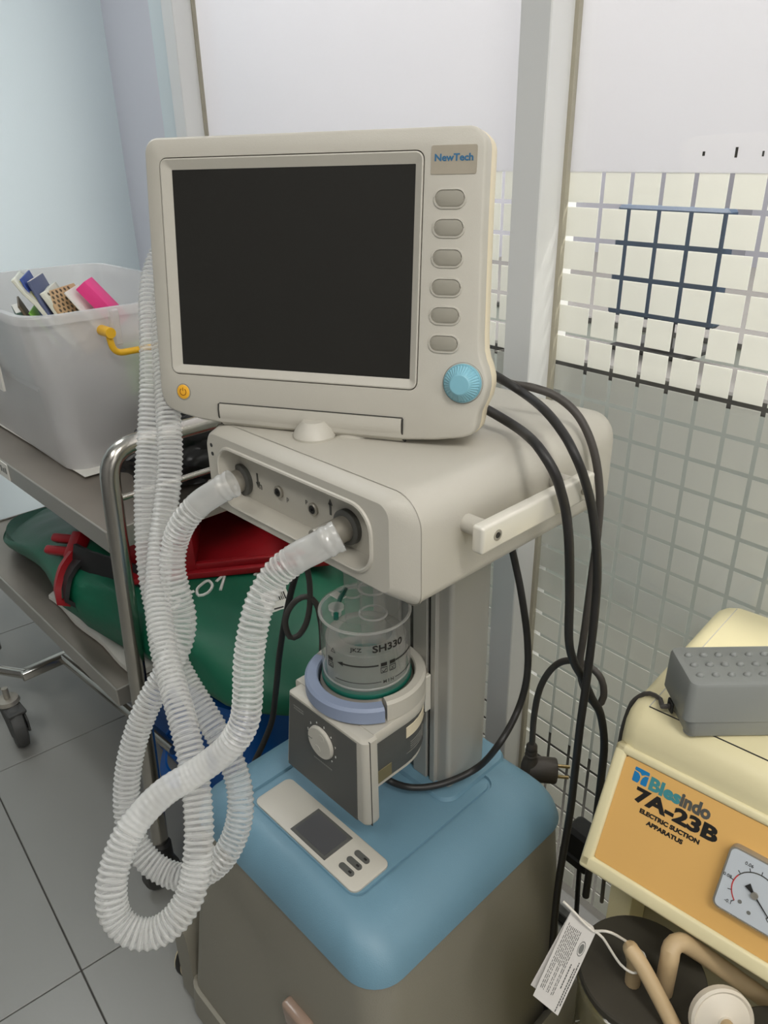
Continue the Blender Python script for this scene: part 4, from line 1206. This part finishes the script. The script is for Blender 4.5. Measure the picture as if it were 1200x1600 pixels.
for i, (x, y, z, sx_, sy_, sz_) in enumerate(((.150, -.01, .118, .125, .140, .102), (-.115, .02, .112, .115, .14, .098))):
    bm = new()
    bmesh.ops.create_icosphere(bm, subdivisions=4, radius=1.0)
    for v in bm.verts:
        n_ = v.co.copy()
        v.co = Vector((n_.x * sx_, n_.y * sy_, n_.z * sz_)) * (1 + .16 * noise.noise(n_ * 3 + Vector((i * 9, 0, 0))))
        v.co = BM_ @ (v.co + Vector((x, y, z)))
    single('plastic_bag', bm, M['grey_cloth'], ('dark crumpled bag dimly seen through the right wall of the storage box', 'dark crumpled bag at the left inside the storage box')[i], 'bag')

packet(.16, .10, .003, 'sheet_green', .268, .06, -2, 4, .225, 'lime green sachet showing through the right wall of the storage box', 'sachet')
# black polythene bag on the deck behind the handle
bm = new()
bmesh.ops.create_icosphere(bm, subdivisions=5, radius=1.0)
for v in bm.verts:
    n_ = v.co.copy()
    k = 1 + .22 * noise.noise(n_ * 2.2) + .10 * noise.noise(n_ * 6.5) + .05 * abs(noise.noise(n_ * 14))
    z = n_.z * .085 * k
    v.co = Vector((-1.205 + n_.x * .075 * k, .705 + n_.y * .165 * k, max(ZD + .0048, ZD + .066 + z)))
single('rubbish_bag', bm, M['black_bag'], 'crumpled black polythene bag on the steel deck beside the storage box', 'bag')

# ---------------------------------------------------------------- lower shelf load
bm = new()
nx, ny = 14, 8
loops = []
for i in range(nx + 1):
    x = -1.56 + .40 * i / nx
    ring = [(x, .455 + .003 * sin(i * .9), ZS + .0045), (x, .70, ZS + .0045), (x, .70, ZS + .022), (x, .47 + .003 * sin(i * .9), ZS + .020 + .004 * sin(i * 1.7)), (x, .456 + .003 * sin(i * .9), ZS + .014)]
    loops.append(ring)
loft(bm, loops)
single('folded_pad', bm, M['pad_white'], 'off white folded pad under the green bag on the lower shelf', 'pad')

bm = new()
bmesh.ops.create_uvsphere(bm, u_segments=96, v_segments=48, radius=1.0)
def bag_shape(n_):
    def se(a, e):
        return math.copysign(abs(a) ** e, a)
    x, y, z = se(n_.x, .75), se(n_.y, .8), se(n_.z, .8)
    X = -1.350 + x * .625
    Y = .655 + y * .245
    w = noise.noise(Vector((X * 3, Y * 4, z))) * .022 + noise.noise(Vector((X * 9, Y * 9, z * 3))) * .007
    hgt = .098 - .075 * max(0, (-1.45 - X) / .4)
    Z = ZS + .122 + (z * (hgt - .010) if z > 0 else z * (.070 - .040 * min(1, max(0, (X + 1.20) / .12)))) - (.035 * max(0, 1 - y * y * 1.6) * min(1, max(0, (-1.10 - X) / .1)) if z < 0 else 0) + w
    Z -= max(0, (-1.45 - X)) * .16 * (1 if z > -.3 else .3)
    Z = min(Z, .586 + .012 * z) if X > -1.30 else Z
    k_ = min(1.0, max(0.0, (X + 1.38) / .22))
    Y = max(Y, .408 + .062 * k_ * k_ * (3 - 2 * k_) + .010 * abs(z))
    droop = max(0.0, X + 1.13)
    Z -= droop * .04
    if X < -1.16:
        Z = max(Z, ZS + .024)
    Y += .03 * sin(X * 7) * abs(n_.y)
    return Vector((X, Y, Z))
for v in bm.verts:
    v.co = bag_shape(v.co.copy())
bag_bvh = BVHTree.FromBMesh(bm)
GB = thing('green_bag', 'long dark green vinyl bag with white handwriting, lying on the lower shelf', 'bag', (-1.33, .69, ZS + .02))
gb = part('bag_body', bm, M['green_bag'], GB, smooth=60)
# flap with a seam on the overhanging right end
bm = new()
vdir = Vector((-.62, .62, -.47))
def on_bag(P, off=.0012):
    """nearest point on the bag, lifted a little off its surface"""
    loc, nrm, _, _ = bag_bvh.find_nearest(P)
    if nrm.dot(P - loc) < 0 and (P - loc).length > 1e-6 and nrm.z < 0:
        nrm = -nrm
    return loc + nrm * off, nrm
def bag_stroke(pts, r=.0028, m='white_ink'):
    bm = new()
    P = [on_bag(Vector(q), .0008)[0] for q in catmull(pts, .006)]
    sweep(bm, P, r, 6)
    part('bag_lettering', bm, M[m], gb, smooth=60)
# hand-written S-01: strokes laid out on axes u (along the writing) and w (up)
o_ = Vector((-1.042, .481, .592)); u_ = Vector((.16, .98, .03)).normalized(); w_ = Vector((-.85, .50, .10)).normalized()
def pt(a, b):
    return o_ + u_ * a + w_ * b
bag_stroke([pt(.034, .046), pt(.016, .050), pt(.004, .040), pt(.014, .028), pt(.024, .018), pt(.014, .004), pt(-.004, .004)])
bag_stroke([pt(.036, .024), pt(.050, .026)])
bag_stroke([pt(.070, .044), pt(.056, .030), pt(.058, .008), pt(.074, .006), pt(.084, .024), pt(.078, .044), pt(.070, .044)])
bag_stroke([pt(.092, .034), pt(.108, .046), pt(.098, .002)])
bag_stroke([pt(.182, .050), pt(.168, .054), pt(.160, .044), pt(.172, .034), pt(.176, .022), pt(.164, .014)])
c_, n_ = on_bag(Vector((-.920, .622, .586)), .002)
ux = Vector((.25, .95, .0)); ux = (ux - n_ * ux.dot(n_)).normalized()
mx = basis(c_, ux, n_.cross(ux), n_)
bm = new(); box(bm, -.024, .024, -.030, .030, 0, .0012, .0004, 1, mx); part('barcode_label', bm, M['paper'], gb, label='white barcode label')
bm = new()
xx = -.018
for k in range(11):
    w = (.0012, .0024, .0016)[k % 3]
    box(bm, xx, xx + w, .010, .024, .0012, .0016, 0, 1, mx); xx += w + .0017
for k in range(3):
    box(bm, -.018, .008 - .006 * k, -.004 - .008 * k, -.0015 - .008 * k, .0012, .0016, 0, 1, mx)
part('barcode_print', bm, M['black_ink'], gb, smooth=0)

# red open case on top of the bag
RA = math.atan2(.293, .20)
RT = thing('red_case', 'open red plastic case with raised walls on top of the green bag', 'case', mw=Matrix.Translation((-1.152, .470, .597)) @ Matrix.Rotation(RA, 4, 'Z'))
def rpart(name, *a, bev=.002):
    bm = new(); box(bm, *a, bev, 2); return part(name, bm, M['red'], RT, local=True)
rpart('base_plate', -.02, .365, 0, .30, 0, .012)
rpart('front_lip', .115, .300, .012, .024, .012, .024)
rpart('case_wall', .095, .118, .010, .28, .012, .078)
rpart('case_wall', .285, .300, .030, .28, .012, .074)
rpart('case_wall', .118, .285, .255, .270, .012, .076)
rpart('case_wall', -.02, .095, .05, .065, .012, .060)
bm = new(); box(bm, .20, .26, .19, .24, .013, .03, .006, 2); part('black_insert', bm, M['black_pl'], RT, local=True)
bm = new(); tube(bm, [(.16, .250, .058), (.168, .240, .05), (.165, .225, .042), (.178, .215, .035)], .003, 8); part('cord_loop', bm, M['paper'], RT, local=True)

# straps with red buckles hanging from the case
ST = thing('buckle_strap', 'black strap with red buckles lying on the green bag', 'strap', (-1.39, .46, .54))
def ribbon(path, w, th, side):
    bm = new()
    loops = []
    for i, p in enumerate(path):
        a = (path[min(i + 1, len(path) - 1)] - path[max(i - 1, 0)]).normalized()
        s = (side - a * side.dot(a)).normalized()
        n_ = a.cross(s)
        loops.append([p + s * w + n_ * th, p - s * w + n_ * th, p - s * w - n_ * th, p + s * w - n_ * th])
    loft(bm, loops)
    return bm
P = [on_bag(q, .010)[0] for q in catmull([(-1.14, .50, .60), (-1.22, .485, .59), (-1.29, .47, .58), (-1.345, .465, .575)], .01)]
part('strap', ribbon(P, .026, .004, Vector((0, .3, 1))), M['black_pl'], ST, smooth=30)
P = [on_bag(q, .008)[0] for q in catmull([(-1.330, .470, .575), (-1.322, .450, .55), (-1.312, .435, .525), (-1.305, .43, .500)], .01)]
part('strap', ribbon(P, .014, .004, Vector((1, -.2, 0))), M['black_pl'], ST, smooth=30)
P = [on_bag(q, .014)[0] for q in catmull([(-1.352, .470, .575), (-1.345, .452, .555), (-1.332, .436, .53), (-1.320, .43, .505)], .01)]
part('strap_edge', ribbon(P, .006, .006, Vector((1, -.2, 0))), M['red'], ST, smooth=30, label='red strap edging')
bm = new()
c_, n_ = on_bag(Vector((-1.400, .470, .580)), .012)
mx = basis(c_, Vector((.86, .35, .1)).normalized(), n_.cross(Vector((.86, .35, .1))).normalized(), n_)
box(bm, -.040, .034, -.022, -.004, -.010, .010, .006, 3, mx); box(bm, -.034, .034, .004, .022, -.010, .010, .006, 3, mx); box(bm, .022, .046, -.028, .028, -.012, .014, .004, 2, mx)
part('buckle', bm, M['red'], ST, label='red plastic buckle')

# blue tub on the floor, half under the lower shelf
TB = thing('blue_tub', 'royal blue plastic tub on the floor behind the trolley post', 'tub', (-1.235, .728, 0))
bm = new()
def tl(x, y, r, z):
    return [(-1.235 + p[0], .728 + p[1], z) for p in rrect(-x, x, -y, y, r, 6)]
loft(bm, [tl(.215, .140, .07, .0), tl(.232, .157, .08, .008), tl(.238, .163, .08, .030), tl(.228, .153, .08, .034), tl(.252, .172, .08, .330), tl(.262, .182, .085, .332), tl(.262, .182, .085, .350), tl(.254, .174, .08, .352), tl(.248, .168, .08, .332), tl(.222, .148, .075, .02)])
part('tub_body', bm, M['tub_blue'], TB, smooth=45)
bm = new()
P = catmull([(-1.262, .575, .150), (-1.275, .545, .120), (-1.255, .515, .078), (-1.215, .512, .070), (-1.190, .530, .095)], .006)
part('tub_strap', ribbon(P, .018, .0025, Vector((.3, .3, 1))), M['tub_blue'], TB, smooth=40)

# ================================================================== SUCTION MACHINE (local: x along the panel, y back, z up)
SM = Matrix.Translation((-.255, .566, 0)) @ Matrix.Rotation(radians(3.5), 4, 'Z') @ Matrix.Translation((.3012, -.5425, 0))
SU = thing('suction_apparatus', 'cream suction machine with an orange front panel and pressure gauge', 'suction pump', mw=SM @ Matrix.Translation((-.115, .64, 0)))
SX0, SX1 = -.3165, .105
def rl(bm):
    bm.transform(SM)
    return bm
pr = [(.5290, .6050), (.5080, .6100), (.4960, .6150), (.4925, .6195), (.4945, .6265), (.5440, .7385), (.5455, .7560), (.5495, .7710), (.5580, .7805), (.5700, .7840), (.8000, .7840), (.8140, .7780), (.8200, .7640), (.8200, .6050)]
bm = new()
def sl(x, d):
    c = Vector((.66, .69))
    out = []
    for b, z in pr:
        v = Vector((b, z)) - c
        k = 1 - d / v.length
        out.append((x, c.x + v.x * k, c.y + v.y * k))
    return out
loft(bm, [sl(SX0 + .0, .020), sl(SX0 + .003, .0105), sl(SX0 + .009, .0040), sl(SX0 + .020, 0), sl(SX1 - .012, 0), sl(SX1 - .006, .0015), sl(SX1, .012)])
head = part('head_cover', rl(bm), M['suction'], SU, smooth=40)
bm = new(); box(bm, SX0 + .02, SX1, .5676, .5684, .7832, .7843); part('cover_seam', rl(bm), M['seam'], head)
bm = new(); box(bm, SX0 + .0195, SX0 + .0205, .568, .80, .7832, .7843); part('cover_seam', rl(bm), M['cream'], head)
# tilted panel plane: origin at its upper left corner, u to the right, w up the slope
PO = Vector((-.3012, .5425, .7370))
WU = Vector((0, .0448, .1014)).normalized()
PN = Vector((0, -WU.z, WU.y))
PM = basis(PO, Vector((1, 0, 0)), WU, PN)
bm = new(); loft(bm, [[(p[0], p[1], z) for p in rrect(0, .386, -.1107, 0, .003, 4)] for z in (-.002, .0016)]); bm.transform(PM); opan = part('front_panel', rl(bm), M['orange'], SU, smooth=30, label='orange front panel')
bm = new()
for s_, (a, b, c, d_) in enumerate(((-.0125, 0, -.125, .010), (.386, .3985, -.125, .010), (-.0125, .3985, 0, .010), (-.0125, .3985, -.1265, -.1107))):
    box(bm, a, b, c, d_, -.016, .0042, .0036, 3)
bm.transform(PM); part('panel_frame', rl(bm), M['suction'], SU, smooth=40)
def ptext(s, u, v, size, m, bold=0.0, sx=1.0, align='LEFT', space=1.0):
    bm = text_bm(s, size, bold, .0003, sx, align=align, space=space)
    bm.transform(PM @ Matrix.Translation((u, v, .0018)))
    part('panel_lettering', rl(bm), M[m], opan, smooth=0)
ptext('Bles', .0280, -.0200, .0172, 'logo_teal', .0008, 1.10)
ptext('indo', .0590, -.0200, .0172, 'dark_panel', .0008, .92)
ptext('7A-23B', .0188, -.0365, .0188, 'black_ink', .0009, 1.38)
ptext('ELECTRIC SUCTION', .0275, -.0455, .0058, 'black_ink', .0003, 1.12)
ptext('APPARATUS', .0372, -.0535, .0058, 'black_ink', .0003, 1.12)
# logo: square split by pale curved lines
bm = new()
def lz(pts):
    loft(bm, [[(a, b, z) for a, b in pts] for z in (.0016, .0020)])
lx, ly, L = .0118, -.0200, .0145
def q(pts):
    return [(lx + a * L, ly + b * L) for a, b in pts]
lz(q([(0, .78), (0, .97), (.05, 1), (.95, 1), (1, .92), (1, .78), (.75, .74), (.55, .60), (.40, .74)]))
lz(q([(0, .70), (.30, .66), (.46, .48), (.48, .20), (.40, 0), (.06, 0), (0, .06)]))
lz(q([(1, .70), (.78, .66), (.64, .48), (.58, .25), (.60, 0), (.94, 0), (1, .06)]))
bm.transform(PM); part('panel_logo', rl(bm), M['logo_blue'], opan, smooth=0)
# gauge
g0, g1, gv0, gv1 = .1116, .1716, -.0858, -.0258
bm = new(); loft(bm, [[(p[0], p[1], z) for p in rrect(g0 + d, g1 - d, gv0 + d, gv1 - d, .006, 5)] for d, z in ((0, .001), (0, .009), (.0006, .0105))]); bm.transform(PM); ga = part('gauge_case', rl(bm), M['dull_metal'], SU, smooth=40)
bm = new(); loft(bm, [[(p[0], p[1], z) for p in rrect(g0 + .002, g1 - .002, gv0 + .002, gv1 - .002, .005, 5)] for z in (.0098, .0109)]); bm.transform(PM); part('gauge_dial', rl(bm), M['gauge_face'], ga, smooth=30)
bm = new(); loft(bm, [[(p[0], p[1], z) for p in rrect(g0 + d, g1 - d, gv0 + d, gv1 - d, .006, 5)] for d, z in ((.0003, .0108), (.0004, .0135), (.003, .0160))]); bm.transform(PM); part('gauge_lens', rl(bm), M['glass'], ga, smooth=30)
gc = Vector(((g0 + g1) / 2, (gv0 + gv1) / 2 - .002, .0112))
def garc(a0, a1, r, w, m):
    bm = new(); n_ = max(4, int(abs(a1 - a0) / 8)); lo = []
    for i in range(n_ + 1):
        a = radians(a0 + (a1 - a0) * i / n_)
        lo.append([(gc.x + rr * cos(a), gc.y + rr * sin(a), z) for rr, z in ((r - w, .0110), (r + w, .0110), (r + w, .0112), (r - w, .0112))])
    loft(bm, lo); bm.transform(PM); part('gauge_arc', rl(bm), M[m], ga, smooth=0)
garc(150, -45, .0190, .0005, 'dark_panel'); garc(225, 150, .0190, .0005, 'red_ink')
for k, a in enumerate(range(225, -46, -27)):
    bm = new(); c_, s_ = cos(radians(a)), sin(radians(a))
    lo = [[(gc.x + rr * c_ - ww * s_, gc.y + rr * s_ + ww * c_, z) for ww, z in ((-.0003, .0110), (.0003, .0110), (.0003, .0112), (-.0003, .0112))] for rr in (.0190, .0222)]
    loft(bm, lo); bm.transform(PM); part('gauge_tick', rl(bm), M['black_ink'], ga, smooth=0)
    if k % 2 == 0:
        bm = text_bm(('-0.1', '', '0.08', '', '0.06', '', '0.04', '', '0.02', '', '0')[k], .0042)
        bm.transform(PM @ Matrix.Translation((gc.x + .0248 * c_, gc.y + .0248 * s_ - .001, .0111))); part('gauge_numeral', rl(bm), M['black_ink'], ga, smooth=0)
bm = new()
a = radians(-38); c_, s_ = cos(a), sin(a)
loft(bm, [[(gc.x + r_ * c_ - w_ * s_, gc.y + r_ * s_ + w_ * c_, z) for r_, w_ in ((-.0095, -.0028), (-.0095, .0028), (-.001, .0006), (.019, .0003), (.019, -.0003), (-.001, -.0006))] for z in (.0118, .0124)])
bm.transform(PM); part('gauge_needle', rl(bm), M['black_ink'], ga, smooth=0)
bm = new(); cyl(bm, gc, gc + Vector((0, 0, .0022)), .0030, n=18); bm.transform(PM); part('gauge_hub', rl(bm), M['dull_metal'], ga)
for u_, v_ in ((g0 + .021, gv0 + .016), (g0 + .030, gv0 + .011)):
    bm = new(); cyl(bm, (u_, v_, .0108), (u_, v_, .0113), .0017, n=12); bm.transform(PM); part('gauge_screw', rl(bm), M['grey_ink'], ga)
# lower carcass: side cheeks, back plate, jar shelf
bm = new(); box(bm, SX0 + .006, SX0 + .034, .575, .815, .20, .610, .004, 2); part('side_cheek', rl(bm), M['suction'], SU)
bm = new(); box(bm, SX1 - .034, SX1 - .006, .575, .815, .20, .610, .004, 2); part('side_cheek', rl(bm), M['suction'], SU)
bm = new(); box(bm, SX0 + .033, SX1 - .033, .620, .640, .20, .610, .002, 1); part('back_plate', rl(bm), M['suction_in'], SU)
bm = new(); box(bm, SX0, SX1, .385, .82, .16, .205, .01, 3); part('jar_shelf', rl(bm), M['suction'], SU)
for x in (SX0 + .04, SX1 - .04):
    for y in (.46, .78):
        bm = new(); cyl(bm, (x, y, .07), (x, y, .165), .012, n=16); cs = part('caster', rl(bm), M['black_pl'], SU)
        bm = new(); lathe(bm, [(.006, -.011), (.03, -.011), (.0355, -.006), (.0355, .006), (.03, .011), (.006, .011)], (x, y, .0357), (1, 0, 0), 24); part('wheel', rl(bm), M['wheel'], cs)

# collecting jars with black stoppers, each standing on the shelf
def jar(x, y, label, filt):
    J = thing('collecting_jar', label, 'jar', (x, y, .206))
    bm = new()
    r = .0565
    lathe(bm, [(.050, .206), (r, .212), (r, .530), (r + .003, .536), (r + .003, .546), (r - .002, .549), (r - .002, .53), (r - .003, .215), (.048, .211)], (x, y, 0), (0, 0, 1), 40)
    part('jar_wall', bm, M['jar_glass'], J, smooth=40)
    bm = new(); lathe(bm, [(.052, .535), (.0585, .549), (.0600, .552), (.0600, .5585), (.0585, .5602)], (x, y, 0), (0, 0, 1), 48)
    part('stopper', bm, M['stopper'], J, label='black rubber stopper')
    bm = new()
    for k in range(7):
        box(bm, x - .04, x - .034 + (.004 if k % 2 else 0), y - .0405, y - .039, .30 + .03 * k, .3012 + .03 * k)
    part('jar_scale', bm, M['white_ink'], J, smooth=0)
    return J
jar(-.178, .500, 'yellowed collecting jar with black stopper and tag, left under the orange panel', True)
JX2 = -.178 + .135 * D.x
jar(-.040, .508, 'yellowed collecting jar right of the tagged one, under the gauge', False)
bm = new(); tube(bm, [(-.1785, .4830, .560), (-.1795, .4815, .590), (-.1830, .4770, .6085), (-.1800, .4720, .6150), (-.1690, .4710, .6080), (-.1540, .4700, .5930), (-.1400, .4690, .5780), (-.1220, .4650, .5640), (-.100, .460, .5615)], .0072, 14, .004)
single('latex_tube', bm, M['latex'], 'beige rubber tube arching out of the stopper towards the right', 'tube')
bm = new(); tube(bm, [(-0.1539, 0.4960, 0.5600), (-0.1549, 0.4970, 0.6046), (-0.1569, 0.5034, 0.6122), (-0.1532, 0.5130, 0.6135), (-0.1417, 0.5274, 0.5980), (-0.1216, 0.5463, 0.5736), (-0.0840, 0.5737, 0.5373), (-0.0513, 0.5964, 0.5087)], .0085, 14, .004)
single('latex_tube', bm, M['latex'], 'thicker beige rubber elbow tube running back under the orange panel', 'tube')
F = thing('bacterial_filter', 'round white disc filter in front of the second jar', 'filter', (-.0985, .485, .590))
fa = Vector((.66, -.60, .45)).normalized()
fc = Vector((-.0995, .4840, .5965))
bm = new(); lathe(bm, [(.006, -.014), (.016, -.010), (.0255, -.005), (.0275, -.003), (.0275, .003), (.0255, .005), (.0235, .0035), (.018, .006), (.007, .0085), (.0065, .010)], fc, fa, 40); part('filter_disc', bm, M['filter'], F)
bm = new(); tube(bm, [fc + fa * .008, fc + fa * .022, fc + fa * .030 + Vector((0, 0, -.012)), fc + fa * .030 + Vector((.0, 0, -.045))], .0058, 14); part('filter_spigot', bm, M['latex'], F)

# tag on a white cord round the tube
TG = thing('paper_tag', 'white folded paper tag hanging by a white cord beside the black stopper', 'tag', (-.222, .424, .60))
t0, t1, t2, t3 = Vector((-.2307, .4461, .6466)), Vector((-.2062, .4445, .6302)), Vector((-.2100, .4010, .5500)), Vector((-.2353, .4022, .5665))
tn = (t1 - t0).cross(t3 - t0).normalized()
if tn.dot(Vector((0, 0, 1.28)) - t0) < 0:
    tn = -tn
tu = (t3 - t0); tl_ = tu.length; tu = tu / tl_
tv = tn.cross(tu).normalized()
if tv.dot(t1 - t0) < 0:
    tv = -tv
tw = (t1 - t0).dot(tv)
def tagp(a, b, h=0.0):
    return t0 + tu * (a * tl_) + tv * (b * tw) + tn * h
def tquad(bm, a0, a1, b0, b1, h0, h1):
    loft(bm, [[tagp(a0, b0, h), tagp(a1, b0, h), tagp(a1, b1, h), tagp(a0, b1, h)] for h in (h0, h1)])
bm = new()
loft(bm, [[tagp(0, .0, h), tagp(1, 0, h), tagp(1.02, 1, h), tagp(.06, 1, h), tagp(.02, .85, h)] for h in (0, .0004)])
tg = part('tag_front', bm, M['tag'], TG, smooth=0)
bm = new()
loft(bm, [[tagp(.02, .02, h) + tn * k for h, k in ((0, -.0004), (0, -.0010))] + [], ]) if False else None
loft(bm, [[t0 + (q_ - t0) * .98 + Vector((-.007, .004, 0)) * k + tn * h for q_, k in ((tagp(0, .0), 0), (tagp(1, 0), 1), (tagp(1, 1), 1), (tagp(.05, 1), 0))] for h in (-.0012, -.0008)])
part('tag_back', bm, M['tag'], TG, smooth=0)
bm = new()
rng = random.Random(3)
for k in range(9):
    b = .10 + .058 * k
    a = .12 + (.02 if k else 0)
    e = .88 if k not in (3, 6) else .55
    while a < e:
        l_ = rng.uniform(.02, .06)
        tquad(bm, a, min(e, a + l_), b, b + .020, .0004, .0006); a += l_ + .012
for k, (b, s_, e_) in enumerate(((.70, .48, .74), (.84, .50, .98), (.91, .42, .92))):
    a = s_
    while a < e_:
        l_ = rng.uniform(.015, .035)
        tquad(bm, a, a + l_, b, b + .034, .0004, .0006); a += l_ + .008
part('tag_print', bm, M['dark_panel'], tg, smooth=0)
bm = new()
ec, ea, eb = (.285, .80), .085, .115
def oct_(k, h):
    return [tagp(ec[0] + ea * k * cos(radians(a)) * 1.0, ec[1] + eb * k * sin(radians(a)), h) for a in range(0, 360, 30)]
loft(bm, [oct_(1.0, .0004), oct_(1.0, .0006), oct_(.88, .0006), oct_(.88, .0004)], False, False)
loft(bm, [oct_(.66, .0004), oct_(.66, .0006)])
part('tag_emblem', bm, M['grey_ink'], tg, smooth=0)
bm = new()
h_ = tagp(.05, .93, .001)
tube(bm, [h_, h_ + Vector((.012, .008, .002)), Vector((-.1840, .4880, .6000)), Vector((-.1730, .4870, .5985)), Vector((-.1715, .4690, .5965)), Vector((-.1845, .4635, .6000)), h_ + Vector((.008, .002, -.003)), h_], .0012, 8, .003)
part('tag_cord', bm, M['cord_white'], TG, label='white looped cord')
bm = new()
tube(bm, [h_ + tn * .001, tagp(.02, .55, .004), tagp(-.03, .10, .006), tagp(-.05, -.35, .004)], .0012, 8, .003)
part('cord_end', bm, M['cord_white'], TG)

# foot pedal lying on the suction machine
PY = radians(46)
pd = basis(Vector((-.2082, .5705, .785)), Vector((cos(PY), sin(PY), 0)), Vector((-sin(PY), cos(PY), 0)), Vector((0, 0, 1)))
FP = thing('foot_pedal', 'grey plastic foot pedal with raised dots resting on the cream suction machine', 'pedal', mw=pd)
L_, W_ = .125, .060
bm = new()
def pl_(x0, x1, y0, y1, r, z):
    return xy(rrect(x0, x1, y0, y1, r, 5), z)
loft(bm, [pl_(0, L_, .004, W_ - .004, .007, .017), pl_(-.001, L_ + .001, -.001, W_, .008, .019), pl_(0, L_, 0, W_, .007, .056), pl_(.0015, L_ - .0015, .0015, W_ - .0015, .006, .0595), pl_(.004, L_ - .004, .004, W_ - .004, .004, .0605)])
pp = part('pedal_plate', bm, M['pedal'], FP, local=True, smooth=40)
bm = new()
loft(bm, [pl_(.006, L_ - .004, .0015, W_ - .012, .008, .001), pl_(.004, L_ - .004, .0005, W_ - .010, .008, .004), pl_(.003, L_ - .003, .0005, W_ - .008, .008, .018)])
part('pedal_base', bm, M['pedal'], FP, local=True, smooth=40)
for x in (.012, L_ - .012):
    for y in (.010, W_ - .020):
        bm = new(); cyl(bm, (x, y, -.0008), (x, y, .003), .007, n=18); part('pedal_foot', bm, M['pedal'], FP, local=True)
bump = None
for r_ in range(3):
    for c_ in range(8):
        x = .0125 + .0142 * c_ + .000 * r_
        y = .0140 + .0150 * r_
        if x > L_ - .008:
            continue
        if bump is None:
            bm = new(); bmesh.ops.create_uvsphere(bm, u_segments=14, v_segments=8, radius=.0038)
            bmesh.ops.scale(bm, vec=(1, .75, .85), verts=bm.verts[:])
            ob = part('raised_dot', bm, M['pedal'], pp, local=True, smooth=60)
            bump = ob.data
        else:
            ob = link_mesh('raised_dot', bump, None, pp)
        ob.matrix_local = Matrix.Translation((x, y, .0605))
bm = new(); cyl(bm, (.101, .036, .0600), (.101, .036, .0622), .0075, n=24); part('sticker', bm, M['cream_edge'], FP, local=True)
bm = new(); tube(bm, [tuple(pd @ Vector((.001, .034, .010))), tuple(pd @ Vector((-.008, .034, .009))), (-.2475, .6036, .7885), (-.2600, .6070, .7865), (-.2705, .6065, .7770), (-.2800, .6080, .7520), (-.2850, .610, .68), (-.283, .62, .45)], .0024, 8); part('pedal_cord', bm, M['grey_cable'], FP)
bm = new(); box(bm, -.0015, .001, .028, .040, .004, .016, .001, 1); part('cord_socket', bm, M['black_pl'], FP, local=True)
